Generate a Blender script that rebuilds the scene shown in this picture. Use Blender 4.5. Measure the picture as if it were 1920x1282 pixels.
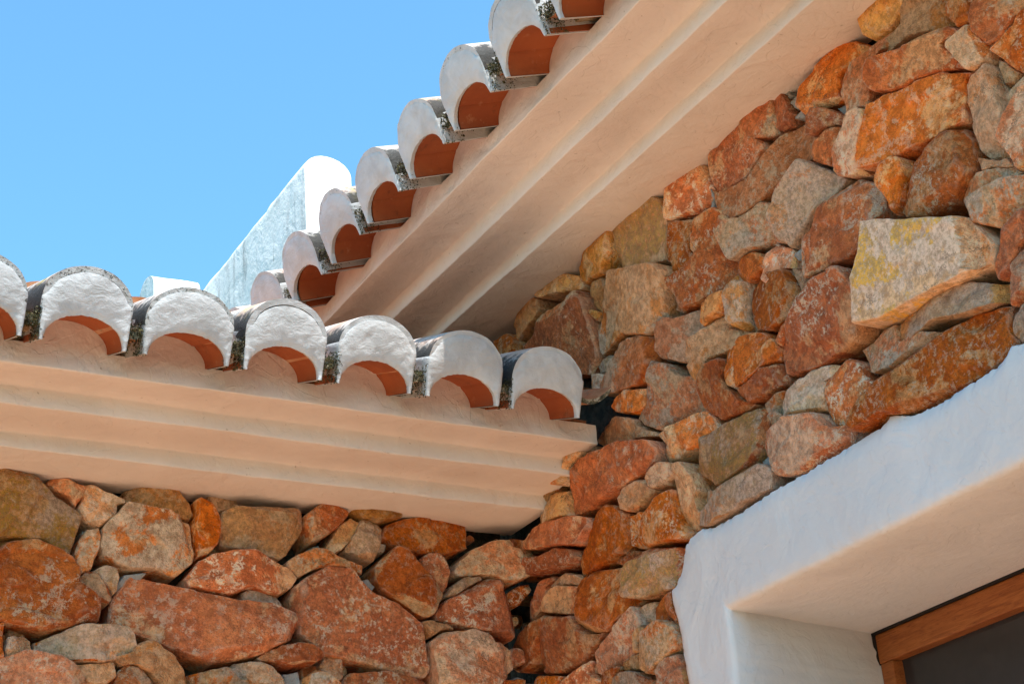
import bpy, bmesh, math, random
from mathutils import Vector, Matrix, noise
R = math.radians
for o in list(bpy.data.objects):
    bpy.data.objects.remove(o)
scene = bpy.context.scene
col = scene.collection

# ------------------------------------------------------------------ camera, sky, sun, exposure
cam = bpy.data.cameras.new('camera')
cam.sensor_width = 36.0
cam.sensor_fit = 'HORIZONTAL'
cam.lens = 62.63
cam.clip_start = 0.05
cam.clip_end = 2000
co = bpy.data.objects.new('camera', cam)
col.objects.link(co)
cr, cu, cf = (0.8715227, -0.48453925, -0.07529869), (-0.14574418, -0.40258303, 0.90370655), (0.46819527, 0.77662643, 0.42147903)
co.matrix_world = Matrix(((cr[0], cu[0], -cf[0], -2.10206), (cr[1], cu[1], -cf[1], -3.48661), (cr[2], cu[2], -cf[2], 1.61620), (0, 0, 0, 1)))
scene.camera = co

SUN_EL = R(64.5)
SUN_X = -0.050                                  # the sun stands almost in the plane of the tall house's wall
sdir = Vector((SUN_X, -math.cos(SUN_EL), math.sin(SUN_EL))).normalized()
w = bpy.data.worlds.new('World')
scene.world = w
w.use_nodes = True
nt = w.node_tree
bg = nt.nodes['Background']
sky = nt.nodes.new('ShaderNodeTexSky')
sky.sky_type = 'NISHITA'
sky.sun_disc = False
sky.sun_elevation = SUN_EL
sky.sun_rotation = R(180)
sky.altitude = 0
sky.air_density = 1.1
sky.dust_density = 0.2
sky.ozone_density = 1.0
tint = nt.nodes.new('ShaderNodeMix')             # the whole sky a little bluer, as the photograph's colours are
tint.data_type = 'RGBA'
tint.blend_type = 'MULTIPLY'
tint.inputs[0].default_value = 1.0
tint.inputs[7].default_value = (0.60, 0.98, 1.05, 1)
nt.links.new(sky.outputs[0], tint.inputs[6])
nt.links.new(tint.outputs[2], bg.inputs[0])
bg.inputs[1].default_value = 0.15
sl = bpy.data.lights.new('sun', 'SUN')
sl.energy = 4.0
sl.angle = R(0.53)
sl.color = (1.0, 0.95, 0.87)
so = bpy.data.objects.new('sun', sl)
col.objects.link(so)
so.rotation_euler = (-sdir).to_track_quat('-Z', 'Y').to_euler()
so.location = (0, -5, 12)
vs = scene.view_settings
vs.view_transform = 'Standard'
vs.look = 'None'
vs.exposure = 1.05
vs.gamma = 1.0
scene.render.resolution_x = 1024
scene.render.resolution_y = 683

# ------------------------------------------------------------------ small helpers
def fbm(x, y, z, o=4):
    s, a, t = 0.0, 1.0, 0.0
    for _ in range(o):
        s += a * noise.noise((x, y, z)); t += a
        x *= 2.03; y *= 2.03; z *= 2.03; a *= 0.52
    return s / t

def link(o, parent=None):
    col.objects.link(o)
    if parent is not None:
        o.parent = parent
        if parent.type == 'EMPTY':
            o.matrix_parent_inverse = Matrix.Translation(-parent.location)
    return o

def mesh(name, v, f, mats, smooth=True, sharp=None, slots=None):
    me = bpy.data.meshes.new(name)
    me.from_pydata(v, [], f)
    for m in (mats if isinstance(mats, (list, tuple)) else [mats]):
        me.materials.append(m)
    if slots:
        me.polygons.foreach_set('material_index', slots)
    if smooth:
        me.polygons.foreach_set('use_smooth', [True] * len(me.polygons))
        if sharp:
            me.set_sharp_from_angle(angle=R(sharp))
    me.update()
    return me

def obj(name, me, parent=None, kind=None):
    o = bpy.data.objects.new(name, me)
    link(o, parent)
    if kind:
        o['kind'] = kind
    return o

def thing(name, label, cat, loc=(0, 0, 0), group=None):
    o = bpy.data.objects.new(name, None)
    o.location = loc
    o.empty_display_size = 0.2
    col.objects.link(o)
    o['label'] = label
    o['category'] = cat
    if group:
        o['group'] = group
    return o

def box(v, f, x0, x1, y0, y1, z0, z1):
    b = len(v)
    v += [(x0, y0, z0), (x1, y0, z0), (x1, y1, z0), (x0, y1, z0), (x0, y0, z1), (x1, y0, z1), (x1, y1, z1), (x0, y1, z1)]
    f += [tuple(b + i for i in q) for q in ((0, 3, 2, 1), (4, 5, 6, 7), (0, 1, 5, 4), (1, 2, 6, 5), (2, 3, 7, 6), (3, 0, 4, 7))]

# ------------------------------------------------------------------ materials
class NT:
    """short-hand for building a node tree"""
    def __init__(s, name, rough=0.85):
        s.m = bpy.data.materials.new(name)
        s.m.use_nodes = True
        s.t = s.m.node_tree
        s.p = s.t.nodes['Principled BSDF']
        s.p.inputs['Roughness'].default_value = rough
        s.p.inputs['Specular IOR Level'].default_value = 0.3
    def n(s, typ, **k):
        nd = s.t.nodes.new(typ)
        for a, b in k.items():
            setattr(nd, a, b)
        return nd
    def l(s, a, b):
        s.t.links.new(a, b)
    def set(s, sock, val):
        if hasattr(val, 'is_output') or isinstance(val, bpy.types.NodeSocket):
            s.l(val, sock)
        else:
            sock.default_value = val
    def pos(s, scale=(1, 1, 1), local=False):
        if local:
            c = s.n('ShaderNodeTexCoord').outputs['Object']
        else:
            c = s.n('ShaderNodeNewGeometry').outputs['Position']
        mp = s.n('ShaderNodeMapping')
        mp.inputs['Scale'].default_value = scale
        s.l(c, mp.inputs['Vector'])
        return mp.outputs[0]
    def noise(s, vec, scale, detail=6, rough=0.6, dist=0.0, out='Fac'):
        nd = s.n('ShaderNodeTexNoise')
        nd.inputs['Scale'].default_value = scale
        nd.inputs['Detail'].default_value = detail
        nd.inputs['Roughness'].default_value = rough
        nd.inputs['Distortion'].default_value = dist
        s.l(vec, nd.inputs['Vector'])
        return nd.outputs[out]
    def ramp(s, fac, a, b, lo=0.0, hi=1.0):
        r = s.n('ShaderNodeMapRange')
        r.clamp = True
        r.interpolation_type = 'SMOOTHSTEP'
        s.l(fac, r.inputs[0])
        r.inputs[1].default_value = a
        r.inputs[2].default_value = b
        r.inputs[3].default_value = lo
        r.inputs[4].default_value = hi
        return r.outputs[0]
    def math(s, op, a, b=0.5, c=None):
        m = s.n('ShaderNodeMath', operation=op)
        s.set(m.inputs[0], a)
        s.set(m.inputs[1], b)
        if c is not None:
            s.set(m.inputs[2], c)
        return m.outputs[0]
    def mix(s, fac, a, b, typ='MIX'):
        m = s.n('ShaderNodeMix', data_type='RGBA', blend_type=typ)
        s.set(m.inputs[0], fac)
        s.set(m.inputs[6], a if not isinstance(a, tuple) else (*a, 1))
        s.set(m.inputs[7], b if not isinstance(b, tuple) else (*b, 1))
        return m.outputs[2]
    def bump(s, h, strength=0.5, dist=0.01, prev=None):
        b = s.n('ShaderNodeBump')
        b.inputs['Strength'].default_value = strength
        b.inputs['Distance'].default_value = dist
        s.l(h, b.inputs['Height'])
        if prev is not None:
            s.l(prev, b.inputs['Normal'])
        return b.outputs[0]
    def done(s, color, normal=None):
        s.set(s.p.inputs['Base Color'], color if not isinstance(color, tuple) else (*color, 1))
        if normal is not None:
            s.l(normal, s.p.inputs['Normal'])
        return s.m

def stone_mat(name, A, B, C, veins=0.5, lichen=0.0, patch=0.5, grit=1.0):
    k = NT(name, 0.8)
    info = k.n('ShaderNodeObjectInfo')
    rnd = info.outputs['Random']
    geo = k.n('ShaderNodeNewGeometry')
    off = k.n('ShaderNodeVectorMath', operation='SCALE')
    comb = k.n('ShaderNodeCombineXYZ')
    k.l(rnd, comb.inputs[0])
    k.l(rnd, comb.inputs[2])
    k.l(comb.outputs[0], off.inputs[0])
    off.inputs['Scale'].default_value = 37.0
    add = k.n('ShaderNodeVectorMath', operation='ADD')
    k.l(geo.outputs['Position'], add.inputs[0])
    k.l(off.outputs[0], add.inputs[1])
    sca = k.n('ShaderNodeVectorMath', operation='SCALE')
    k.l(add.outputs[0], sca.inputs[0])
    k.l(k.ramp(k.math('FRACT', k.math('MULTIPLY', rnd, 13.7)), 0, 1, 0.6, 1.5), sca.inputs['Scale'])
    P = sca.outputs[0]
    def rgb(scale, detail, rough, dist):
        s = k.n('ShaderNodeSeparateColor')
        k.l(k.noise(P, scale, detail, rough, dist, 'Color'), s.inputs[0])
        return s.outputs
    b_ = rgb(7.5, 5, 0.68, 0.3)
    m_ = rgb(58, 5, 0.82, 0.2)
    fine = k.noise(P, 150, 3, 0.7)
    gn = k.math('MULTIPLY', k.math('SUBTRACT', m_[1], 0.5), 0.45)
    c = k.mix(k.ramp(k.math('ADD', b_[0], gn), 0.42, 0.58), A, B)
    c = k.mix(k.ramp(k.math('ADD', b_[1], gn), 0.56 - 0.08 * patch, 0.61 - 0.06 * patch, 0, 0.9), c, C)
    c = k.mix(1.0, c, k.mix(k.ramp(m_[2], 0.38, 0.62), (0.74, 0.65, 0.58), (1.26, 1.26, 1.26)), 'MULTIPLY')
    c = k.mix(k.ramp(m_[0], 0.58, 0.66, 0, 0.5), c, tuple(x * 0.40 for x in B))
    if veins > 0:
        warp = k.n('ShaderNodeVectorMath', operation='MULTIPLY_ADD')
        cc = k.n('ShaderNodeCombineXYZ')
        for q in range(3):
            k.l(m_[q], cc.inputs[q])
        k.l(cc.outputs[0], warp.inputs[0])
        warp.inputs[1].default_value = (0.05, 0.05, 0.05)
        k.l(P, warp.inputs[2])
        vo = k.n('ShaderNodeTexVoronoi', feature='DISTANCE_TO_EDGE')
        vo.inputs['Scale'].default_value = 10.0
        k.l(warp.outputs[0], vo.inputs['Vector'])
        line = k.math('MULTIPLY', k.ramp(vo.outputs['Distance'], 0.004, 0.028, 1, 0), k.ramp(k.math('ADD', b_[2], gn), 0.47, 0.60))
        fl = k.math('MULTIPLY', k.ramp(m_[1], 0.53, 0.60), k.ramp(b_[2], 0.43, 0.54))
        crack = k.math('MULTIPLY', k.ramp(vo.outputs['Distance'], 0.003, 0.016, 1, 0), k.ramp(b_[2], 0.49, 0.40, 0, 1))
        c = k.mix(k.math('MULTIPLY', crack, 0.75), c, (0.10, 0.04, 0.02))
        c = k.mix(k.math('MULTIPLY', k.math('MAXIMUM', line, fl), k.math('MULTIPLY', k.ramp(k.math('FRACT', k.math('MULTIPLY', rnd, 5.3)), 0.0, 0.9, 0.25, 1.0), 0.9 * veins)), c, (0.90, 0.66, 0.45))
    if lichen > 0:
        lm = k.math('MULTIPLY', k.ramp(k.math('ADD', b_[0], k.math('MULTIPLY', gn, 0.5)), 0.49, 0.53), k.ramp(fine, 0.34, 0.50))
        c = k.mix(k.math('MULTIPLY', lm, lichen), c, k.mix(k.ramp(m_[0], 0.4, 0.6), (0.74, 0.40, 0.075), (0.44, 0.25, 0.085)))
    # worn pale arrises
    c = k.mix(k.ramp(geo.outputs['Pointiness'], 0.512, 0.56, 0, 0.65), c, k.mix(0.55, c, (0.85, 0.62, 0.44)))
    hs = k.n('ShaderNodeHueSaturation')
    k.l(c, hs.inputs['Color'])
    k.l(k.ramp(rnd, 0, 1, 0.80, 1.22), hs.inputs['Value'])
    k.l(k.ramp(k.math('FRACT', k.math('MULTIPLY', rnd, 7.13)), 0, 1, 0.95, 1.06), hs.inputs['Saturation'])
    hgt = k.math('ADD', k.noise(P, 40, 5, 0.78, 0.15), k.math('MULTIPLY', fine, 0.25))
    return k.done(hs.outputs[0], k.bump(hgt, grit, 0.024))

RED, RED2, RUST = (0.74, 0.212, 0.052), (0.60, 0.148, 0.034), (0.82, 0.40, 0.165)
TAN, GREY, OCH, PINK = (0.64, 0.43, 0.24), (0.52, 0.42, 0.32), (0.58, 0.35, 0.12), (0.72, 0.40, 0.23)
STONE = {
    'r': stone_mat('red_stone', RED, RED2, RUST, 1.1, 0, 0.5),
    'd': stone_mat('dark_red_stone', (0.62, 0.165, 0.045), (0.52, 0.125, 0.034), (0.70, 0.29, 0.11), 0.9, 0, 0.5),
    'h': stone_mat('pitted_red_stone', (0.60, 0.18, 0.055), (0.49, 0.13, 0.038), (0.70, 0.33, 0.14), 1.1, 0, 0.6),
    't': stone_mat('tan_stone', (0.84, 0.50, 0.28), (0.76, 0.39, 0.185), (0.80, 0.32, 0.10), 0.5, 0, 0.35),
    'g': stone_mat('grey_stone', (0.70, 0.48, 0.335), (0.76, 0.51, 0.33), (0.78, 0.33, 0.115), 0.5, 0.15, 0.35),
    'o': stone_mat('ochre_stone', (0.80, 0.40, 0.13), (0.74, 0.29, 0.085), (0.80, 0.50, 0.27), 0.35, 0.2, 0.6),
    'm': stone_mat('mottled_stone', (0.76, 0.25, 0.075), (0.74, 0.46, 0.25), (0.64, 0.47, 0.33), 0.9, 0.1, 0.7),
    'p': stone_mat('pale_pink_stone', (0.82, 0.34, 0.155), (0.74, 0.23, 0.075), (0.86, 0.54, 0.33), 1.0, 0, 0.6),
    'y': stone_mat('lichen_stone', (0.80, 0.47, 0.23), (0.78, 0.32, 0.11), (0.78, 0.53, 0.37), 0.5, 0.75, 0.5),
    's': stone_mat('smooth_tan_stone', (0.60, 0.42, 0.29), (0.55, 0.41, 0.31), (0.62, 0.38, 0.20), 0.15, 1.0, 0.5, 0.35),
}

def mortar_mat():
    k = NT('mortar', 0.95)
    P = k.pos()
    c = k.mix(k.ramp(k.noise(P, 22, 5), 0.35, 0.65), (0.40, 0.36, 0.31), (0.50, 0.46, 0.41))
    c = k.mix(k.ramp(k.noise(P, 190, 4, 0.7), 0.55, 0.68, 0, 0.6), c, (0.22, 0.18, 0.15))
    return k.done(c, k.bump(k.noise(P, 140, 7, 0.75), 1.0, 0.008))
MORTAR = mortar_mat()
def earth_joint():
    k = NT('dark_joint_earth', 1.0)
    P = k.pos()
    return k.done(k.mix(k.ramp(k.noise(P, 40, 4), 0.4, 0.6), (0.055, 0.040, 0.028), (0.11, 0.075, 0.05)), k.bump(k.noise(P, 60, 5), 1.0, 0.02))
JOINT = earth_joint()

def plaster_mat(name, A, B, bump=0.5, specks=0.3, stain=0.0):
    k = NT(name, 0.9)
    P = k.pos()
    c = k.mix(k.ramp(k.noise(P, 3.2, 4, 0.55, 0.5), 0.35, 0.65), A, B)
    c = k.mix(k.ramp(k.noise(P, 85, 3, 0.5), 0.70, 0.76, 0, specks), c, (0.30, 0.22, 0.15))
    if stain > 0:
        S = k.pos((1, 1, 0.16))
        c = k.mix(k.ramp(k.noise(S, 11, 7, 0.65, 0.4), 0.50, 0.70, 0, stain), c, (0.30, 0.29, 0.27))
        c = k.mix(k.ramp(k.noise(S, 28, 7, 0.7, 0.4), 0.60, 0.72, 0, stain), c, (0.24, 0.22, 0.16))
    # trowel marks: soft swells, short ridges
    hgt = k.math('ADD', k.noise(P, 6, 4, 0.55, 0.7), k.math('MULTIPLY', k.noise(P, 45, 5, 0.62, 0.5), 0.16))
    hgt = k.math('ADD', hgt, k.math('MULTIPLY', k.ramp(k.noise(P, 11, 3, 0.5, 1.2), 0.50, 0.513), 0.05))
    return k.done(c, k.bump(hgt, bump, 0.022))
CORNICE = plaster_mat('cornice_plaster', (0.76, 0.67, 0.61), (0.70, 0.61, 0.55), 0.62, 0.5)
SURROUND = plaster_mat('surround_plaster', (0.71, 0.695, 0.68), (0.665, 0.65, 0.635), 0.42, 0.15)
PARAPET = plaster_mat('parapet_plaster', (0.84, 0.82, 0.79), (0.78, 0.76, 0.72), 0.6, 0.2, 0.7)

def end_plaster_mat():
    k = NT('tile_end_plaster', 0.9)
    P = k.pos()
    at = k.n('ShaderNodeAttribute', attribute_type='GEOMETRY', attribute_name='grime')
    og = k.n('ShaderNodeAttribute', attribute_type='OBJECT', attribute_name='grime_amount')
    c = k.mix(k.ramp(k.noise(P, 12, 4, 0.6, 0.5), 0.35, 0.65), (0.58, 0.58, 0.58), (0.47, 0.465, 0.46))
    g = k.math('MULTIPLY', at.outputs['Fac'], og.outputs['Fac'])
    sp = k.noise(P, 130, 7, 0.75, 0.4)
    th = k.math('SUBTRACT', 0.80, k.math('MULTIPLY', g, 0.36))
    f = k.math('MULTIPLY', k.math('GREATER_THAN', sp, th), 0.85)
    soft = k.ramp(k.math('ADD', k.math('MULTIPLY', g, 0.9), k.math('MULTIPLY', k.math('SUBTRACT', k.noise(P, 30, 5, 0.65), 0.5), 1.3)), 0.35, 1.1, 0, 0.55)
    c = k.mix(soft, c, k.mix(k.ramp(k.noise(P, 20, 2), 0.45, 0.55), (0.22, 0.20, 0.12), (0.17, 0.17, 0.15)))
    c = k.mix(f, c, (0.055, 0.052, 0.04))
    hgt = k.math('ADD', k.noise(k.pos((1, 1, 1.6)), 34, 5, 0.6, 0.5), k.math('MULTIPLY', sp, 0.22))
    return k.done(c, k.bump(hgt, 0.6, 0.006))
ENDPL = end_plaster_mat()

def tile_mat(name, first):
    k = NT(name, 0.75)
    P = k.pos()
    s = k.n('ShaderNodeSeparateColor')
    k.l(k.noise(P, 13, 5, 0.68, 0.4, 'Color'), s.inputs[0])
    n = s.outputs
    m = k.noise(P, 48, 5, 0.72)
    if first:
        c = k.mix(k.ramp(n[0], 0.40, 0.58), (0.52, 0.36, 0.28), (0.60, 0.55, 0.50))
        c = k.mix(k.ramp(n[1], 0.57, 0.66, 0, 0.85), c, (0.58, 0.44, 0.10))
    else:
        c = k.mix(k.ramp(n[0], 0.38, 0.62), (0.50, 0.19, 0.085), (0.56, 0.30, 0.17))
    c = k.mix(k.ramp(m, 0.54, 0.66, 0, 0.6), c, (0.20, 0.17, 0.13))
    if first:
        # black algae near the eave, spread up the flanks to paint their shade
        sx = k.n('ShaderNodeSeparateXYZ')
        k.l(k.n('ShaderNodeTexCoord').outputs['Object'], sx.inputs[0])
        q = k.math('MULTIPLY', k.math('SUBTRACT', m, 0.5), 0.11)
        alg_shade = k.math('MULTIPLY', k.ramp(k.math('ADD', sx.outputs[2], q), 0.100, 0.128, 1, 0), k.ramp(k.math('ADD', sx.outputs[1], q), 0.20, 0.30, 1, 0))
        c = k.mix(k.math('MULTIPLY', alg_shade, 0.95), c, k.mix(k.ramp(k.noise(P, 170, 3, 0.7), 0.64, 0.72), (0.028, 0.027, 0.024), (0.22, 0.21, 0.16)))
    return k.done(c, k.bump(m, 0.6, 0.008))
TILE = tile_mat('weathered_roof_tile', False)
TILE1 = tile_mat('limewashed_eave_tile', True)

def arch_mat():
    k = NT('terracotta_tile', 0.8)
    P = k.pos()
    c = k.mix(k.ramp(k.noise(P, 6, 4), 0.35, 0.65), (0.38, 0.100, 0.032), (0.29, 0.072, 0.026))
    c = k.mix(k.ramp(k.noise(P, 38, 6, 0.68), 0.58, 0.70, 0, 0.5), c, (0.46, 0.20, 0.10))
    c = k.mix(k.ramp(k.noise(P, 26, 5, 0.7), 0.56, 0.70, 0, 0.6), c, (0.15, 0.05, 0.022))
    return k.done(c, k.bump(k.noise(P, 120, 5), 0.25, 0.003))
ARCH = arch_mat()

def moss_mat():
    k = NT('moss', 1.0)
    P = k.pos()
    c = k.mix(k.ramp(k.noise(P, 70, 3), 0.40, 0.60), (0.028, 0.028, 0.016), (0.085, 0.078, 0.030))
    c = k.mix(k.ramp(k.noise(P, 210, 2), 0.56, 0.64, 0, 0.8), c, (0.36, 0.33, 0.24))
    return k.done(c)
MOSS = moss_mat()
def rim_mat():
    k = NT('lichened_rim', 0.95)
    P = k.pos()
    c = k.mix(k.ramp(k.noise(P, 45, 5, 0.7), 0.42, 0.58), (0.10, 0.095, 0.06), (0.42, 0.38, 0.29))
    c = k.mix(k.ramp(k.noise(P, 150, 3), 0.5, 0.6, 0, 0.9), c, (0.045, 0.045, 0.03))
    return k.done(c, k.bump(k.noise(P, 120, 4), 0.8, 0.005))
RIM = rim_mat()

def gap_mat():
    k = NT('ochre_gap_mortar', 0.95)
    P = k.pos()
    c = k.mix(k.ramp(k.noise(P, 35, 5), 0.4, 0.6), (0.42, 0.31, 0.20), (0.26, 0.17, 0.09))
    c = k.mix(k.ramp(k.noise(P, 60, 5, 0.7), 0.56, 0.66, 0, 0.7), c, (0.14, 0.09, 0.04))
    return k.done(c, k.bump(k.noise(P, 90, 5, 0.7), 0.8, 0.006))
GAPM = gap_mat()

def wood_mat():
    k = NT('varnished_wood', 0.42)
    P = k.pos((1, 1, 1))
    g = k.noise(k.pos((6, 0.8, 9)), 14, 7, 0.62, 1.2)
    c = k.mix(k.ramp(g, 0.32, 0.68), (0.40, 0.13, 0.035), (0.25, 0.07, 0.018))
    c = k.mix(k.ramp(k.noise(k.pos((8, 1, 8)), 60, 4), 0.58, 0.66, 0, 0.5), c, (0.13, 0.035, 0.012))
    return k.done(c, k.bump(g, 0.12, 0.002))
WOOD = wood_mat()
def plain(name, c, rough=0.8, spec=0.3):
    k = NT(name, rough)
    k.p.inputs['Specular IOR Level'].default_value = spec
    P = k.pos()
    return k.done(k.mix(k.ramp(k.noise(P, 30, 4), 0.35, 0.65), tuple(x * 0.9 for x in c), c))
SEAL = plain('black_seal', (0.02, 0.02, 0.02), 0.6)
PANE = plain('dark_glass', (0.035, 0.030, 0.030), 0.09, 0.5)
CURTAIN = plain('grey_cloth', (0.16, 0.13, 0.11), 0.95)

def ground_mat():
    k = NT('clay_paving', 0.9)
    P = k.pos()
    c = k.mix(k.ramp(k.noise(P, 0.7, 5), 0.35, 0.65), (0.78, 0.49, 0.295), (0.72, 0.43, 0.25))
    c = k.mix(k.ramp(k.noise(P, 12, 6, 0.7), 0.45, 0.65, 0, 0.4), c, (0.52, 0.32, 0.19))
    return k.done(c, k.bump(k.noise(P, 30, 5), 0.4, 0.01))
GROUND = ground_mat()
EARTH = plain('dry_garden_soil', (0.085, 0.085, 0.045), 0.95)

# ------------------------------------------------------------------ setting
Z0 = 3.0                                        # height of the low wing's eave above the ground
gv, gf = [], []
NG = 24
for j in range(NG + 1):
    for i in range(NG + 1):
        a = (i / NG * 2 - 1); b = (j / NG * 2 - 1)
        x, y = 300 * a * abs(a), 300 * b * abs(b)
        gv.append((x, y, 0.0))
for j in range(NG):
    for i in range(NG):
        q = j * (NG + 1) + i
        gf.append((q, q + 1, q + NG + 2, q + NG + 1))
obj('ground', mesh('ground', gv, gf, EARTH), None, 'structure')
# clay terrace in front of the house, unseen; sized and coloured for warm bounce
v, f = [], []
box(v, f, -7.0, 0.10, -2.3, 0.10, -0.3, 0.004)
box(v, f, -2.3, 0.10, -7.5, -2.3, -0.3, 0.004)
obj('bounce_terrace', mesh('bounce_terrace', v, f, GROUND, False), None, 'structure')

tall = thing('tall_house', 'tall house with rubble stone wall, higher tiled eave and white framed window at right', 'house', (2.0, 0.5, 0))
wing = thing('low_house_wing', 'low stone house wing at left under the lower tiled eave', 'house', (-1.6, 1.5, 0))

# wall cores, set back behind the stones
v, f = [], []
box(v, f, -4.2, -0.02, 0.10, 0.36, 0, 3.2)
wing_wall = obj('stone_wall', mesh('stone_wall', v, f, JOINT, False), wing)
wing_wall['label'] = 'rubble wall under the lower eave'
v, f = [], []
box(v, f, 0.10, 0.42, -0.67, 4.6, 0, 3.75)
box(v, f, 0.10, 0.42, -2.08, -0.67, 2.62, 3.75)
box(v, f, 0.10, 0.42, -2.08, -0.67, 0, 1.2)
box(v, f, 0.10, 0.42, -4.6, -2.08, 0, 3.75)
tall_wall = obj('stone_wall', mesh('stone_wall', v, f, JOINT, False), tall)
tall_wall['label'] = 'rubble wall around the window'

# ------------------------------------------------------------------ stones
def poly_area(p):
    return 0.5 * sum(p[i - 1][0] * p[i][1] - p[i][0] * p[i - 1][1] for i in range(len(p)))

def resample(p, n):
    q = p + [p[0]]
    L = [0.0]
    for a, b in zip(q, q[1:]):
        L.append(L[-1] + math.dist(a, b))
    out, k = [], 0
    for i in range(n):
        t = L[-1] * i / n
        while L[k + 1] < t:
            k += 1
        u = (t - L[k]) / max(1e-9, L[k + 1] - L[k])
        out.append((q[k][0] + (q[k + 1][0] - q[k][0]) * u, q[k][1] + (q[k + 1][1] - q[k][1]) * u))
    return out

def straighten(p, tol):
    """drops the points that hardly bend the outline, so edges run straight between corners"""
    def dp(s):
        if len(s) < 3:
            return s
        a, b = Vector(s[0]), Vector(s[-1])
        d = b - a
        L = max(d.length, 1e-9)
        k, m = 0, 0.0
        for i in range(1, len(s) - 1):
            q = Vector(s[i]) - a
            e = abs(d.x * q.y - d.y * q.x) / L
            if e > m:
                k, m = i, e
        if m < tol:
            return [s[0], s[-1]]
        return dp(s[:k + 1])[:-1] + dp(s[k:])
    i0 = max(range(len(p)), key=lambda i: (p[i][0] - p[0][0]) ** 2 + (p[i][1] - p[0][1]) ** 2)
    r = dp(p[:i0 + 1])[:-1] + dp(p[i0:] + [p[0]])[:-1]
    return r if len(r) > 3 else p

def soften(p, k):
    out = []
    for i in range(len(p)):
        a, b, c = p[i - 1], p[i], p[(i + 1) % len(p)]
        out.append((b[0] * (1 - k) + (a[0] + c[0]) * k / 2, b[1] * (1 - k) + (a[1] + c[1]) * k / 2))
    return out

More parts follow.
